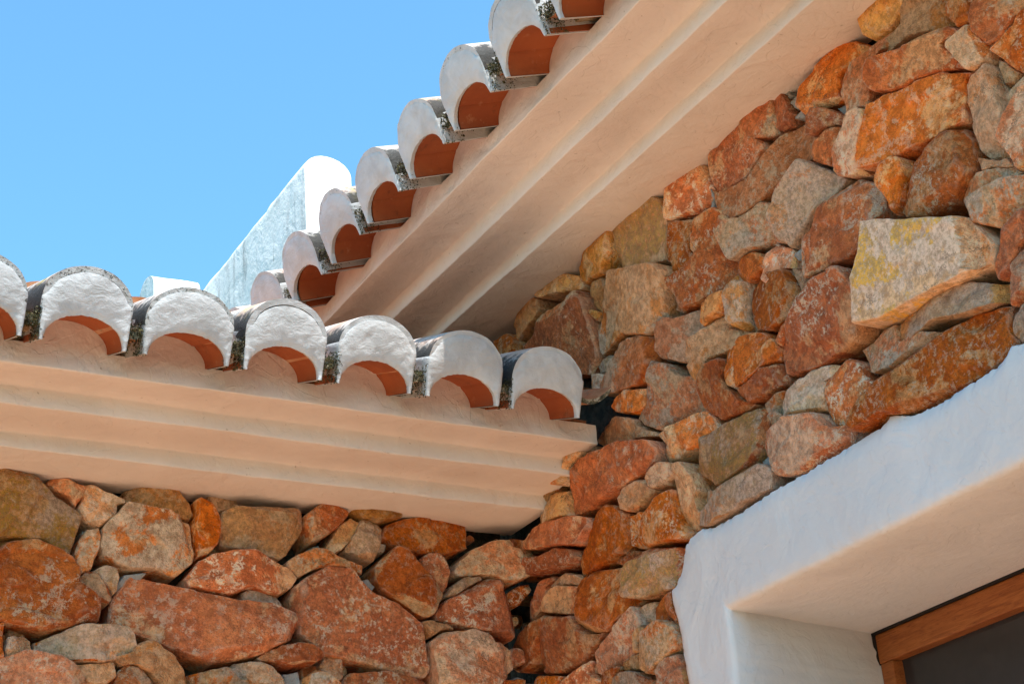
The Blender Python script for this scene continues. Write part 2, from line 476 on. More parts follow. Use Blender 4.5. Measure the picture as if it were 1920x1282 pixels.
def stone_data(pts, kind, rng, side, n=76, fine=True):
    """vertices and faces of one rock: a broken, faceted front over a traced outline"""
    if poly_area(pts) < 0:
        pts = pts[::-1]
    area = abs(poly_area(pts))
    rad = math.sqrt(area / math.pi)
    if fine and kind != 'w':
        pts = straighten(pts, 0.075 * rad)
    P = resample(pts, n)
    cx = sum(p[0] for p in P) / n
    cz = sum(p[1] for p in P) / n
    sd = rng.uniform(0, 90)
    P = [(x + 0.0045 * fbm(x * 45 + sd, z * 45, sd, 3), z + 0.0045 * fbm(x * 45, z * 45 + sd, sd + 9, 3)) for x, z in P]
    lump = kind == 'w'
    h0 = rng.uniform(-0.006, 0.018) if not lump else -0.022
    if rad < 0.035 and not lump:
        h0 = rng.uniform(-0.022, 0.008)
    # broken faces: nearly flat, each knocked out of true, with chipped edges
    drop = rng.uniform(0.003, 0.013) * min(1.0, rad / 0.06)
    if side == 'R' and cx > -0.42 and 2.88 < cz < 3.22:
        h0 += 0.030                                     # the stones that close the end of the lower cornice
    tx, tz = rng.uniform(-0.20, 0.20), rng.uniform(-0.14, 0.22)
    planes = [(h0, tx, tz, 0.0, 0.0)]
    split = []
    for q in range(rng.choice((3, 4, 4, 5)) if not lump else 2):
        th = rng.uniform(0, 6.283)
        rr = rng.uniform(0.45, 1.0) * rad
        sx, sz = math.cos(th) * rr, math.sin(th) * rr
        g = 2 * drop / rad * (rr / rad)
        planes.append((h0 + tx * sx + tz * sz - drop * (rr / rad) ** 2 + rng.uniform(-0.001, 0.005), tx - g * math.cos(th) * rng.uniform(0.9, 2.1) + rng.uniform(-.15, .15), tz - g * math.sin(th) * rng.uniform(0.8, 2.0) + rng.uniform(-.10, .10), sx, sz))
    if not lump:
        for p_, a_ in ((0.78, -1.571), (0.48, 3.14), (0.42, 0.0), (0.35, 1.571)):   # split edges: below, left, right, above
            if rng.random() < p_:
                a_ += rng.uniform(-0.5, 0.5)
                ux, uz = math.cos(a_), math.sin(a_)
                ext = max((x - cx) * ux + (z - cz) * uz for x, z in P)
                e = ext * rng.uniform(0.60, 0.90)
                sl = rng.uniform(0.7, 1.6)
                planes.append((h0 + (tx * ux + tz * uz) * e, tx - sl * ux, tz - sl * uz, ux * e, uz * e))
                split.append(len(planes) - 1)
    if kind == 's':
        h0 = 0.034
        planes = [(h0, 0.03, 0.03, 0, 0), (h0, 1.5, 0.1, -rad * 1.02, 0), (h0, 0.1, 1.6, 0, -rad * 0.80), (h0, -1.3, -0.3, rad * 1.25, 0.0)]
        split = [1, 2, 3]
    wb = rng.uniform(0.0025, 0.005)
    ch = rng.uniform(0.003, 0.008)
    amp = rng.uniform(0.0012, 0.0026)
    rim = -0.055
    sc = [1.0, 0.985, 0.97, 0.95, 0.925, 0.895, 0.86, 0.82, 0.78, 0.735, 0.69, 0.64, 0.59, 0.54, 0.485, 0.43, 0.37, 0.31, 0.24, 0.17, 0.09]
    if not fine:
        sc = [1.0, 0.97, 0.93, 0.86, 0.76, 0.63, 0.48, 0.3, 0.12]
    if kind == 'h':
        sc = [1 - i / 40 for i in range(40)]
    V, F, W = [], [], []
    def world(x, z, h):
        return (x, -h, z) if side == 'L' else (-h, x, z)
    for x, z in P:
        V.append(world(cx + (x - cx) * 0.99, cz + (z - cz) * 0.99, -0.11))
        W.append(False)
    for s in sc + [0.0]:
        ring = P if s > 0 else [(cx, cz)]
        for x0, z0 in ring:
            dx, dz = (x0 - cx) * s, (z0 - cz) * s
            d = (1 - s) * math.hypot(x0 - cx, z0 - cz) if s > 0 else rad
            h, wi = min((a + gx * (dx - sx) + gz * (dz - sz), q) for q, (a, gx, gz, sx, sz) in enumerate(planes))
            W.append(wi in split)
            h = max(h, h0 - 0.026)
            k = min(1.0, d / wb)
            k = k * (2 - k)
            x, z = cx + dx, cz + dz
            nn = fbm(x * 17 + sd, z * 17, sd, 2) * amp * (1.0 if not lump else 3.4)
            if fine:
                nn += fbm(x * 58, z * 58 + sd, sd, 2) * amp * (0.75 if not lump else 2.2)
                nn += 0.0036 * max(-1, min(1, 18 * fbm(x * 8 + sd, z * 12, sd + 40, 2)))      # flaked steps
            if kind == 's':
                nn *= 0.45
            h = h - (ch if not lump else 0.02) * (1 - k) + nn
            if kind == 'h':
                for hx, hz, hr, hd in HOLES:
                    q = math.hypot(x - hx, z - hz) / hr
                    if q < 1.25:
                        h -= hd * max(0, min(1, (1.25 - q) / 0.35))
            V.append(world(x, z, h))
    m = len(sc)
    for r in range(m):
        for i in range(n):
            j = (i + 1) % n
            a, b = r * n + i, r * n + j
            F.append((a, b, b + n, a + n))
    c = (m + 1) * n
    for i in range(n):
        F.append((m * n + i, m * n + (i + 1) % n, c))
    S = [1 if sum(W[t] for t in q) > len(q) / 2 else 0 for q in F]
    if side == 'R':
        F = [q[::-1] for q in F]
    return V, F, S

HOLES = [(0.305, 3.557, 0.0165, 0.022), (0.297, 3.508, 0.006, 0.010), (0.333, 3.437, 0.006, 0.008)]
STONES = """
Ly -1281,3016 -1191,3019 -1165,2992 -1144,2972 -1111,2954 -1082,2935 -1079,2920 -1089,2904 -1091,2875 -1105,2844 -1122,2854 -1161,2871 -1213,2870 -1274,2871
Lm -1161,3000 -1142,3015 -1117,3015 -1095,3004 -1077,2995 -1080,2976 -1097,2953 -1112,2972 -1141,2984
Lg -1079,3004 -1063,3012 -1034,2992 -993,2985 -990,2971 -1011,2961 -1011,2942 -1039,2917 -1053,2912 -1072,2925 -1090,2947 -1083,2968
Lo -985,3009 -953,3019 -920,3017 -879,3021 -860,3008 -841,2987 -833,2965 -839,2954 -867,2961 -908,2966 -957,2971 -988,2975
Lm -1039,2913 -1011,2950 -990,2969 -945,2968 -901,2965 -863,2958 -841,2945 -837,2911 -829,2882 -833,2855 -856,2831 -874,2822 -915,2833 -937,2834 -973,2826 -1002,2834 -1038,2851 -1042,2869
Lm -1085,2883 -1071,2906 -1046,2912 -1041,2891 -1045,2861 -1058,2820 -1081,2808 -1090,2831 -1093,2856
Lr -1252,2838 -1233,2864 -1209,2863 -1175,2872 -1154,2861 -1126,2850 -1101,2834 -1086,2814 -1082,2796 -1092,2781 -1071,2768 -1043,2753 -1045,2706 -1083,2695 -1134,2679 -1158,2675 -1185,2682 -1225,2689 -1265,2697 -1272,2829
Lt -1092,2777 -1086,2799 -1065,2814 -1044,2799 -1026,2779 -1016,2758 -1021,2747 -1043,2749 -1068,2767
Lg -1056,2816 -1027,2833 -1005,2824 -1001,2803 -1008,2774 -1013,2767 -1026,2783 -1040,2800
Lr -835,2995 -822,3005 -791,2989 -778,2963 -776,2929 -784,2897 -803,2877 -826,2870 -833,2889 -839,2938 -831,2961
Lt -802,3019 -775,3024 -740,3028 -729,3011 -727,2996 -749,2986 -776,2975 -787,2993 -803,3003
Lo -774,2975 -741,2988 -662,2997 -594,3002 -582,2988 -579,2960 -592,2932 -617,2894 -637,2880 -680,2884 -730,2895 -771,2899 -778,2940
Lr -1021,2726 -1014,2755 -994,2796 -973,2818 -944,2819 -903,2808 -863,2800 -807,2794 -777,2782 -743,2777 -701,2773 -659,2776 -620,2764 -597,2744 -598,2717 -614,2698 -661,2676 -699,2655 -745,2641 -797,2635 -833,2643 -884,2668 -935,2682 -971,2696 -1006,2699 -1019,2708
Lr -848,2835 -826,2859 -792,2878 -750,2887 -695,2891 -672,2881 -641,2873 -610,2860 -596,2842 -607,2818 -643,2798 -685,2804 -712,2806 -735,2793 -762,2787 -796,2795 -844,2800 -852,2820
Lg -726,2797 -712,2806 -674,2803 -639,2795 -622,2781 -659,2776 -701,2773 -724,2779
Lg -1174,2655 -1144,2671 -1110,2679 -1083,2693 -1041,2696 -1006,2693 -985,2697 -971,2682 -963,2656 -984,2637 -1033,2621 -1081,2619 -1112,2620 -1150,2636 -1171,2638
Lp -1261,2612 -1222,2621 -1190,2634 -1156,2632 -1125,2621 -1098,2605 -1073,2590 -1063,2570 -1106,2554 -1258,2542
Lg -1224,2662 -1194,2669 -1179,2655 -1176,2638 -1203,2626 -1226,2623 -1228,2645
Lr -1265,2688 -1235,2692 -1232,2658 -1231,2621 -1261,2614
Lt -1009,2632 -977,2644 -963,2663 -931,2676 -913,2663 -881,2643 -859,2616 -844,2582 -898,2565 -913,2585 -934,2608 -966,2620 -994,2619
Lt -1095,2616 -1053,2618 -1005,2627 -1000,2597 -1021,2577 -1052,2577 -1080,2596
Lp -1007,2573 -998,2608 -977,2621 -952,2614 -913,2585 -934,2563 -1004,2559
Lm -848,2608 -808,2620 -767,2626 -737,2606 -692,2605 -662,2589 -715,2571 -826,2565 -837,2589
Lg -756,2623 -745,2640 -692,2643 -662,2632 -635,2608 -632,2594 -677,2595 -723,2605 -745,2613
Ld -697,2652 -676,2668 -637,2683 -606,2691 -575,2685 -552,2674 -544,2661 -568,2649 -615,2639 -654,2640 -692,2645
Lr -580,2984 -543,3014 -505,3018 -469,3008 -471,2996 -495,2969 -529,2940 -562,2924 -569,2942 -577,2961
Lo -524,2907 -519,2927 -486,2978 -457,2999 -436,2991 -444,2958 -472,2932 -485,2917 -510,2906
Lg -472,2928 -454,2953 -436,2991 -411,2994 -380,2981 -386,2940 -400,2901 -440,2903 -479,2915
Lo -470,3018 -438,3038 -409,3039 -384,3023 -337,3020 -338,3006 -368,2996 -398,2989 -432,2994 -448,3006
Lr -378,2973 -368,2994 -317,3006 -264,3022 -228,3028 -194,3013 -164,3026 -147,3013 -149,2994 -157,2975 -156,2954 -177,2942 -222,2930 -269,2931 -321,2924 -346,2934 -367,2950 -379,2961
Lm -617,2879 -594,2896 -562,2907 -530,2906 -506,2897 -473,2888 -432,2884 -433,2868 -458,2866 -474,2874 -523,2876 -564,2861 -592,2843 -619,2867
Lr -604,2822 -584,2840 -552,2858 -527,2876 -490,2875 -466,2873 -442,2852 -419,2823 -395,2809 -349,2803 -317,2784 -284,2759 -274,2729 -269,2695 -272,2656 -286,2637 -321,2638 -362,2647 -410,2655 -458,2663 -498,2670 -538,2673 -573,2689 -596,2710 -597,2747 -609,2776 -611,2799
Ld -403,2887 -386,2904 -359,2931 -330,2922 -298,2888 -265,2863 -243,2841 -237,2826 -256,2801 -271,2776 -296,2778 -325,2791 -357,2808 -385,2826 -403,2855
Lr -292,2913 -269,2929 -239,2926 -223,2911 -216,2888 -220,2855 -232,2838 -249,2853 -265,2871 -281,2886
Lm -203,2889 -188,2915 -155,2946 -108,2969 -63,2972 -55,2952 -10,2952 1,2924 -1,2895 -44,2874 -80,2873 -106,2885 -146,2884 -190,2880
Lg -226,2831 -214,2852 -182,2875 -138,2879 -134,2873 -170,2856 -202,2833
Lr -255,2785 -229,2819 -180,2845 -138,2870 -110,2886 -89,2875 -61,2840 -44,2797 -43,2757 -49,2741 -82,2743 -126,2749 -168,2764 -215,2768 -249,2774
Lr -59,2853 -31,2872 6,2881 10,2867 -26,2827 -44,2826 -56,2837
Lt -290,2767 -263,2769 -216,2762 -208,2755 -243,2749 -267,2735 -273,2741
Lp -268,2722 -239,2743 -195,2752 -156,2757 -126,2745 -115,2724 -88,2724 -63,2708 -60,2669 -77,2645 -114,2619 -180,2600 -265,2596 -263,2657 -268,2691
Lt -542,2650 -530,2670 -492,2670 -488,2654 -490,2628 -504,2613 -527,2629 -541,2639
Lm -586,2618 -559,2635 -535,2632 -508,2616 -493,2602 -517,2586 -584,2582
Lr -492,2620 -476,2636 -427,2645 -374,2646 -321,2636 -284,2629 -281,2610 -348,2591 -486,2587
Lw -633,2627 -594,2633 -589,2596 -626,2591
Lr -96,2640 -39,2653 -18,2651 -30,2629 -84,2613
Lw -442,2852 -417,2860 -399,2840 -411,2821 -423,2830
Lw -558,2919 -537,2925 -526,2911 -542,2905
Lw -1008,2781 -987,2819 -936,2823 -951,2807 -980,2805 -1001,2774
Lw -1082,2898 -1075,2908 -1064,2907 -1067,2895 -1078,2883
Ro -39,3001 -53,3006 -122,3009 -142,3049 -218,3031 -215,2993 -219,2969 -173,2978 -136,2978 -105,2982 -58,2981
Ro -53,3067 -102,3076 -176,3066 -178,3046 -142,3049 -119,3027 -93,3019 -57,3032
Rr -29,2961 -58,2978 -112,2981 -194,2964 -242,2961 -287,2939 -281,2919 -255,2902 -241,2894 -202,2902 -126,2921 -66,2934 -36,2947
Rd -4,2903 -45,2922 -99,2908 -155,2911 -200,2895 -206,2877 -189,2866 -147,2867 -82,2878 -20,2886
Rr -188,2857 -216,2883 -246,2886 -267,2920 -289,2932 -310,2950 -345,2954 -381,2938 -409,2909 -402,2875 -401,2851 -378,2830 -332,2827 -293,2828 -242,2834 -195,2833 -179,2841
Rr -326,2824 -355,2829 -405,2828 -445,2813 -451,2803 -415,2800 -388,2797 -357,2808
Rr -405,2889 -409,2906 -476,2892 -561,2896 -603,2899 -609,2828 -635,2787 -623,2779 -581,2791 -532,2802 -491,2803 -455,2810 -431,2822 -401,2838
Ry -384,2764 -396,2785 -426,2799 -481,2806 -521,2797 -616,2766 -610,2749 -595,2736 -587,2713 -561,2696 -492,2704 -440,2705 -385,2724 -380,2742
Rr -174,2811 -195,2830 -242,2831 -308,2816 -372,2802 -391,2784 -383,2759 -381,2732 -410,2715 -402,2702 -352,2696 -306,2682 -288,2677 -239,2689 -206,2697 -181,2718 -180,2746 -182,2777
Rr -22,2799 -60,2820 -88,2841 -118,2836 -169,2817 -183,2783 -181,2752 -135,2760 -77,2778
Rt -59,2853 -97,2860 -128,2863 -179,2843 -189,2828 -170,2822 -130,2834 -88,2839
Rd 61,2784 35,2822 -21,2851 -49,2869 -80,2870 -85,2861 -58,2847 -60,2820 -22,2799 8,2789 49,2777
Rr 15,2688 -14,2731 -42,2755 -76,2770 -146,2753 -177,2744 -186,2714 -217,2692 -266,2681 -246,2666 -209,2649 -173,2640 -126,2641 -84,2637 -19,2652 12,2668
Rd 95,2687 95,2732 56,2770 -3,2782 -65,2778 -49,2756 -14,2731 9,2705 19,2686 58,2677
Rp -196,2622 -233,2654 -281,2671 -328,2682 -379,2694 -407,2701 -413,2678 -430,2653 -401,2640 -398,2612 -377,2600 -332,2589 -289,2594 -254,2586 -222,2594 -191,2611
Rg -409,2697 -434,2701 -459,2697 -449,2673 -450,2650 -430,2655 -413,2678
Rr -444,2657 -449,2685 -471,2705 -496,2700 -513,2683 -516,2648 -490,2641 -453,2640
Rr -500,2696 -543,2694 -554,2660 -562,2626 -555,2616 -529,2635 -514,2660 -512,2678
Rm -402,2564 -418,2592 -432,2614 -446,2630 -488,2636 -524,2635 -559,2610 -566,2585 -559,2564 -527,2554 -490,2544 -459,2538 -420,2548
Rp -477,2539 -508,2556 -557,2554 -568,2537 -570,2498 -569,2473 -471,2498 -480,2518
Rg -310,2559 -329,2572 -366,2570 -400,2556 -432,2531 -422,2510 -301,2541
Rr -248,2569 -266,2589 -305,2590 -339,2584 -334,2574 -311,2562 -301,2541 -243,2556
Rr -62,2614 -111,2623 -171,2629 -198,2637 -194,2611 -222,2591 -231,2580 -184,2571 -48,2603
Rr 50,2649 11,2657 -54,2641 -94,2628 -62,2614 11,2621 71,2636
Ro -401,2640 -428,2647 -448,2639 -439,2621 -423,2617 -418,2595 -397,2595
Ro -342,2586 -382,2599 -412,2592 -405,2569 -381,2566 -343,2574
Rt -281,3133 -321,3138 -369,3145 -419,3138 -485,3106 -488,3091 -511,3071 -555,3046 -548,3040 -477,3063 -424,3075 -368,3081 -335,3089 -309,3106
Rm -194,3103 -217,3128 -249,3139 -293,3115 -312,3088 -286,3075 -255,3067 -231,3036 -191,3051 -187,3079
Rr -215,2993 -231,3036 -254,3061 -286,3078 -338,3075 -400,3068 -455,3064 -517,3045 -556,3026 -567,3004 -557,2980 -529,2970 -475,2970 -425,2966 -380,2963 -318,2966 -278,2965 -225,2965 -214,2971
Rm -556,3039 -589,3035 -615,3034 -662,3037 -706,3035 -743,3023 -771,2996 -776,2973 -756,2967 -718,2973 -700,2958 -652,2968 -615,2961 -561,2972 -541,2976 -567,3001 -587,2999 -571,3021
Rm -488,3104 -498,3116 -536,3113 -552,3139 -577,3160 -600,3192 -643,3170 -671,3132 -718,3115 -735,3075 -737,3037 -730,3028 -682,3038 -631,3037 -584,3037 -536,3062 -503,3085
Ry -678,2910 -694,2940 -711,2972 -751,2968 -779,2964 -813,2970 -859,2964 -899,2961 -933,2954 -940,2934 -929,2913 -910,2889 -900,2867 -879,2852 -834,2852 -786,2844 -732,2857 -710,2887
Rt -400,2947 -420,2965 -469,2963 -510,2954 -517,2939 -535,2920 -502,2914 -469,2907 -425,2908 -403,2921
Rt -515,2952 -539,2968 -571,2970 -604,2957 -598,2928 -571,2917 -535,2922 -517,2936
Rt -595,2950 -604,2956 -638,2946 -663,2922 -677,2893 -682,2870 -669,2854 -678,2831 -685,2817 -663,2807 -646,2792 -613,2803 -603,2851 -601,2890 -597,2922
Rm -671,2865 -686,2866 -726,2851 -772,2846 -765,2832 -726,2828 -697,2827 -665,2839
Rg -690,2818 -734,2822 -766,2837 -812,2837 -855,2844 -899,2842 -927,2829 -941,2813 -929,2781 -885,2777 -817,2774 -770,2773 -714,2775 -681,2787 -689,2801
Rw -880,2855 -904,2863 -917,2844 -916,2836 -890,2843
Ro -138,3587 -157,3601 -209,3597 -275,3571 -315,3546 -334,3512 -320,3506 -267,3521 -218,3533 -168,3549 -142,3571
Ro 10,3559 -16,3570 -66,3577 -132,3572 -153,3555 -146,3532 -110,3519 -62,3512 -23,3502 -2,3524
Rh -14,3489 -47,3504 -96,3511 -143,3519 -189,3516 -252,3511 -290,3508 -336,3493 -361,3460 -358,3426 -359,3384 -350,3347 -358,3313 -325,3296 -312,3288 -255,3312 -137,3363 -50,3436
Rr 107,3550 58,3547 3,3534 -26,3498 -10,3487 -19,3454 61,3477 86,3503
Ro -338,3499 -374,3499 -425,3484 -446,3468 -425,3451 -401,3417 -388,3412 -363,3435 -364,3459 -353,3482
Ro -359,3433 -394,3413 -374,3398 -359,3416
Rt -364,3375 -388,3412 -431,3451 -453,3472 -466,3483 -571,3432 -623,3419 -673,3398 -699,3369 -686,3356 -678,3317 -676,3285 -667,3264 -629,3259 -587,3263 -553,3283 -491,3308 -462,3304 -421,3302 -375,3307 -361,3328
Rp -359,3238 -382,3251 -406,3255 -415,3271 -455,3270 -466,3299 -510,3292 -557,3279 -591,3256 -620,3240 -601,3200 -590,3173 -572,3158 -529,3163 -467,3184 -418,3196 -365,3222
Rm -329,3301 -351,3305 -403,3297 -441,3285 -439,3274 -407,3261 -379,3265 -335,3283
Rg -306,3291 -346,3277 -383,3255 -363,3243 -354,3225 -299,3246
Rm -394,3170 -433,3181 -467,3183 -528,3159 -564,3146 -554,3124 -525,3114 -487,3116 -436,3137 -405,3154
Rp -622,3226 -628,3256 -641,3266 -668,3270 -701,3253 -736,3251 -779,3241 -784,3216 -785,3197 -753,3184 -716,3175 -702,3147 -667,3162 -626,3189 -616,3209
Rr -787,3231 -804,3239 -844,3242 -880,3234 -871,3213 -853,3194 -823,3192 -797,3185 -788,3199
Rt -709,3169 -732,3183 -782,3180 -832,3188 -852,3191 -867,3172 -863,3155 -893,3142 -912,3121 -886,3109 -844,3109 -792,3114 -765,3104 -728,3092 -712,3111 -705,3139
Rr -734,3071 -744,3095 -781,3109 -841,3098 -842,3080 -832,3054 -844,3025 -869,3009 -878,2988 -905,2968 -859,2966 -823,2972 -792,2979 -768,3000 -739,3027
Rr -846,3118 -899,3106 -890,3074 -881,3045 -869,3012 -845,3031 -832,3057 -842,3080
Rr -895,3108 -906,3115 -937,3110 -979,3094 -1004,3068 -1011,3044 -1003,3025 -963,3025 -926,3020 -889,3018 -872,3014 -883,3062
Rr -863,3006 -888,3013 -925,3018 -962,3022 -1001,3017 -1009,2979 -1003,2970 -968,2971 -929,2973 -889,2975 -864,2990
Rg -877,3241 -906,3262 -924,3237 -935,3226 -930,3204 -931,3167 -923,3131 -904,3129 -881,3150 -864,3182 -866,3212
Rr -936,3210 -970,3218 -1003,3220 -1024,3213 -1075,3188 -1089,3155 -1106,3117 -1089,3099 -1049,3094 -996,3092 -971,3098 -925,3117 -928,3153
Rr -917,3269 -939,3283 -971,3282 -1006,3252 -1006,3225 -972,3226 -944,3225 -923,3232 -914,3255
Rr -530,3605 -574,3624 -598,3603 -584,3590 -550,3587
Ry -499,3594 -550,3587 -592,3600 -666,3579 -688,3552 -691,3516 -698,3496 -689,3477 -672,3449 -665,3412 -624,3421 -562,3443 -494,3476 -499,3519 -499,3564
Rr -685,3553 -700,3587 -725,3601 -757,3603 -794,3603 -829,3573 -843,3542 -860,3500 -860,3477 -851,3462 -821,3461 -762,3476 -703,3492 -693,3522
Rr -702,3490 -752,3474 -789,3455 -779,3431 -765,3412 -764,3386 -780,3362 -756,3347 -727,3355 -691,3356 -693,3392 -665,3412 -672,3445 -692,3465
Ro -315,3546 -328,3565 -382,3574 -429,3571 -474,3588 -498,3589 -499,3564 -495,3514 -476,3502 -449,3484 -398,3498 -345,3508 -319,3533
Rr -765,3412 -794,3453 -828,3448 -862,3443 -896,3418 -922,3382 -891,3370 -851,3365 -806,3365 -781,3368 -767,3387
Rm -926,3377 -961,3362 -994,3364 -1027,3368 -1068,3346 -1057,3321 -1040,3287 -1044,3264 -1009,3269 -958,3288 -938,3280 -915,3285 -895,3320 -890,3364
Rr -690,3354 -732,3353 -756,3347 -790,3360 -810,3363 -855,3363 -886,3372 -892,3321 -915,3285 -905,3259 -878,3244 -834,3243 -776,3248 -712,3259 -681,3283 -697,3308 -682,3338
Rt -1080,3189 -1117,3165 -1124,3141 -1157,3122 -1136,3118 -1105,3115 -1100,3129 -1087,3164
Rr -863,3538 -876,3587 -905,3597 -951,3601 -1009,3600 -1073,3591 -1103,3580 -1093,3556 -1097,3515 -1088,3495 -1045,3507 -1062,3481 -1045,3468 -1020,3457 -994,3449 -934,3458 -882,3465 -869,3472 -861,3506
Rr -1092,3551 -1107,3577 -1129,3576 -1139,3541 -1146,3512 -1133,3494 -1097,3496 -1091,3506 -1098,3518
Rr -1178,3506 -1185,3546 -1240,3556 -1285,3566 -1313,3577 -1343,3565 -1366,3540 -1393,3518 -1383,3513 -1344,3519 -1326,3509 -1307,3502 -1299,3470 -1303,3450 -1266,3453 -1227,3464 -1202,3470 -1184,3486
Rp -1300,3488 -1315,3500 -1344,3517 -1378,3507 -1413,3503 -1448,3505 -1478,3501 -1496,3495 -1491,3477 -1464,3474 -1435,3465 -1421,3456 -1402,3444 -1399,3416 -1388,3389 -1382,3381 -1368,3387 -1351,3397 -1345,3376 -1314,3395 -1317,3423 -1309,3443 -1302,3465
Rp -1241,3325 -1258,3349 -1287,3368 -1313,3377 -1330,3397 -1354,3395 -1379,3377 -1367,3352 -1352,3325 -1336,3305 -1327,3286 -1336,3261 -1322,3266 -1283,3284 -1252,3307
Rp -997,3438 -1023,3452 -1064,3470 -1109,3489 -1149,3485 -1174,3480 -1194,3453 -1206,3430 -1199,3412 -1180,3393 -1143,3385 -1107,3381 -1078,3372 -1027,3368 -980,3365 -939,3370 -881,3416 -868,3469 -930,3459 -966,3449
Rr -1207,3420 -1217,3451 -1232,3468 -1269,3447 -1308,3404 -1310,3379 -1276,3408 -1244,3414 -1219,3413
Rr -1183,3391 -1212,3405 -1247,3409 -1279,3403 -1306,3378 -1294,3364 -1268,3358 -1245,3350 -1234,3335 -1213,3353 -1192,3373
Rg -1048,3292 -1068,3328 -1093,3360 -1120,3383 -1177,3382 -1212,3350 -1242,3320 -1268,3292 -1238,3285 -1211,3276 -1182,3261 -1150,3251 -1122,3242 -1081,3233 -1076,3247 -1045,3266
Rp -1007,3258 -1044,3261 -1074,3239 -1081,3215 -1076,3193 -1052,3200 -1036,3189 -1008,3185 -987,3213
Rr -1112,3199 -1136,3208 -1164,3220 -1179,3230 -1199,3261 -1228,3276 -1253,3277 -1291,3271 -1307,3270 -1340,3244 -1362,3207 -1358,3175 -1335,3161 -1335,3145 -1323,3128 -1288,3129 -1263,3124 -1246,3119 -1200,3130 -1140,3136 -1119,3155
Rr -1250,3119 -1273,3131 -1288,3129 -1313,3102 -1311,3081 -1288,3064 -1276,3056 -1267,3075 -1258,3101
Rs -1339,3154 -1402,3128 -1468,3100 -1545,3064 -1568,3048 -1595,3013 -1611,2976 -1596,2943 -1565,2948 -1516,2954 -1480,2958 -1448,2958 -1405,2957 -1358,2957 -1322,2958 -1272,2970 -1250,2983 -1266,3041 -1287,3062 -1315,3098 -1330,3135
Rr -1008,3037 -1035,3072 -1067,3095 -1105,3112 -1157,3122 -1199,3122 -1229,3114 -1244,3111 -1256,3077 -1274,3055 -1261,3019 -1249,2986 -1224,2964 -1192,2962 -1140,2963 -1088,2968 -1047,2975 -1007,2987 -1005,3016
Rr -1368,3240 -1384,3249 -1419,3252 -1432,3245 -1441,3223 -1426,3194 -1424,3170 -1403,3145 -1394,3141 -1384,3175 -1371,3213
Rr -1403,3145 -1423,3165 -1443,3199 -1462,3219 -1480,3229 -1504,3238 -1526,3240 -1584,3221 -1597,3193 -1598,3160 -1599,3130 -1590,3118 -1555,3111 -1536,3094 -1512,3093 -1468,3103 -1422,3121 -1404,3136
Rm -1551,3105 -1567,3118 -1598,3122 -1641,3107 -1683,3085 -1692,3070 -1639,3078 -1602,3085 -1580,3081 -1552,3088 -1547,3083 -1540,3095
Rm -1555,3087 -1589,3087 -1627,3082 -1665,3077 -1710,3058 -1693,2995 -1660,3002 -1639,2995 -1629,2993 -1597,3020 -1572,3036 -1567,3056
Rr -1589,2929 -1605,2954 -1626,2984 -1645,3005 -1668,3008 -1694,2998 -1683,2960 -1655,2949 -1637,2930 -1619,2909 -1594,2912
Rp -1621,2911 -1633,2927 -1653,2940 -1678,2942 -1654,2855 -1626,2854 -1610,2856 -1616,2886
Rg -1596,2850 -1619,2852 -1653,2853 -1634,2782 -1616,2787 -1606,2804 -1591,2820
Rg -1337,2951 -1371,2951 -1408,2953 -1451,2956 -1477,2960 -1512,2952 -1559,2926 -1613,2899 -1614,2881 -1607,2867 -1578,2878 -1546,2881 -1514,2885 -1478,2902 -1433,2913 -1403,2908 -1367,2906 -1332,2913 -1329,2931
Rm -1210,2957 -1246,2960 -1285,2964 -1331,2952 -1329,2931 -1333,2916 -1364,2907 -1384,2914 -1444,2889 -1456,2881 -1424,2880 -1392,2877 -1353,2880 -1331,2877 -1301,2877 -1252,2890 -1228,2903 -1222,2927
Rr -1188,2804 -1209,2812 -1239,2837 -1259,2858 -1292,2870 -1320,2879 -1353,2880 -1395,2877 -1438,2879 -1481,2888 -1522,2887 -1559,2880 -1604,2866 -1607,2855 -1595,2846 -1591,2820 -1612,2792 -1584,2784 -1550,2775 -1504,2772 -1457,2772 -1415,2767 -1382,2771 -1333,2773 -1280,2794 -1252,2784 -1203,2788
Rg -980,2935 -1004,2956 -1025,2972 -1061,2960 -1079,2969 -1116,2965 -1157,2950 -1150,2936 -1117,2934 -1110,2909 -1103,2876 -1068,2885 -1020,2897 -984,2909
Rr -1106,2897 -1115,2929 -1140,2932 -1168,2945 -1185,2949 -1215,2930 -1224,2902 -1235,2884 -1267,2859 -1257,2850 -1231,2837 -1212,2824 -1196,2820 -1159,2827 -1132,2829 -1115,2844 -1105,2870
Rp -908,2889 -926,2899 -969,2897 -1008,2898 -1059,2883 -1101,2870 -1112,2845 -1128,2831 -1176,2817 -1172,2802 -1163,2782 -1143,2777 -1107,2777 -1066,2774 -1025,2773 -954,2796 -926,2826 -907,2858
Rm -938,2954 -966,2960 -1005,2958 -998,2950 -980,2935 -981,2914 -1004,2899 -969,2897 -954,2899 -941,2928
Rr -1011,3059 -1029,3080 -1053,3093 -1045,3079 -1034,3066 -1016,3045
Ro -1394,3565 -1409,3586 -1428,3598 -1443,3607 -1513,3560 -1525,3533 -1505,3516 -1476,3505 -1452,3505 -1422,3507 -1406,3523 -1394,3540
Rt -1433,3473 -1456,3488 -1496,3495 -1507,3521 -1528,3531 -1538,3542 -1616,3489 -1611,3458 -1613,3422 -1577,3435 -1549,3440 -1506,3459 -1472,3462 -1435,3465
Rr -1605,3447 -1617,3463 -1631,3479 -1685,3443 -1681,3417 -1669,3385 -1634,3396 -1619,3418
Rr -1671,3392 -1681,3417 -1688,3441 -1780,3379 -1782,3361 -1760,3353 -1734,3340 -1704,3329 -1682,3333 -1673,3349 -1665,3371
Rd -1681,3321 -1709,3334 -1744,3339 -1764,3356 -1793,3354 -1758,3229 -1734,3244 -1714,3267 -1688,3306
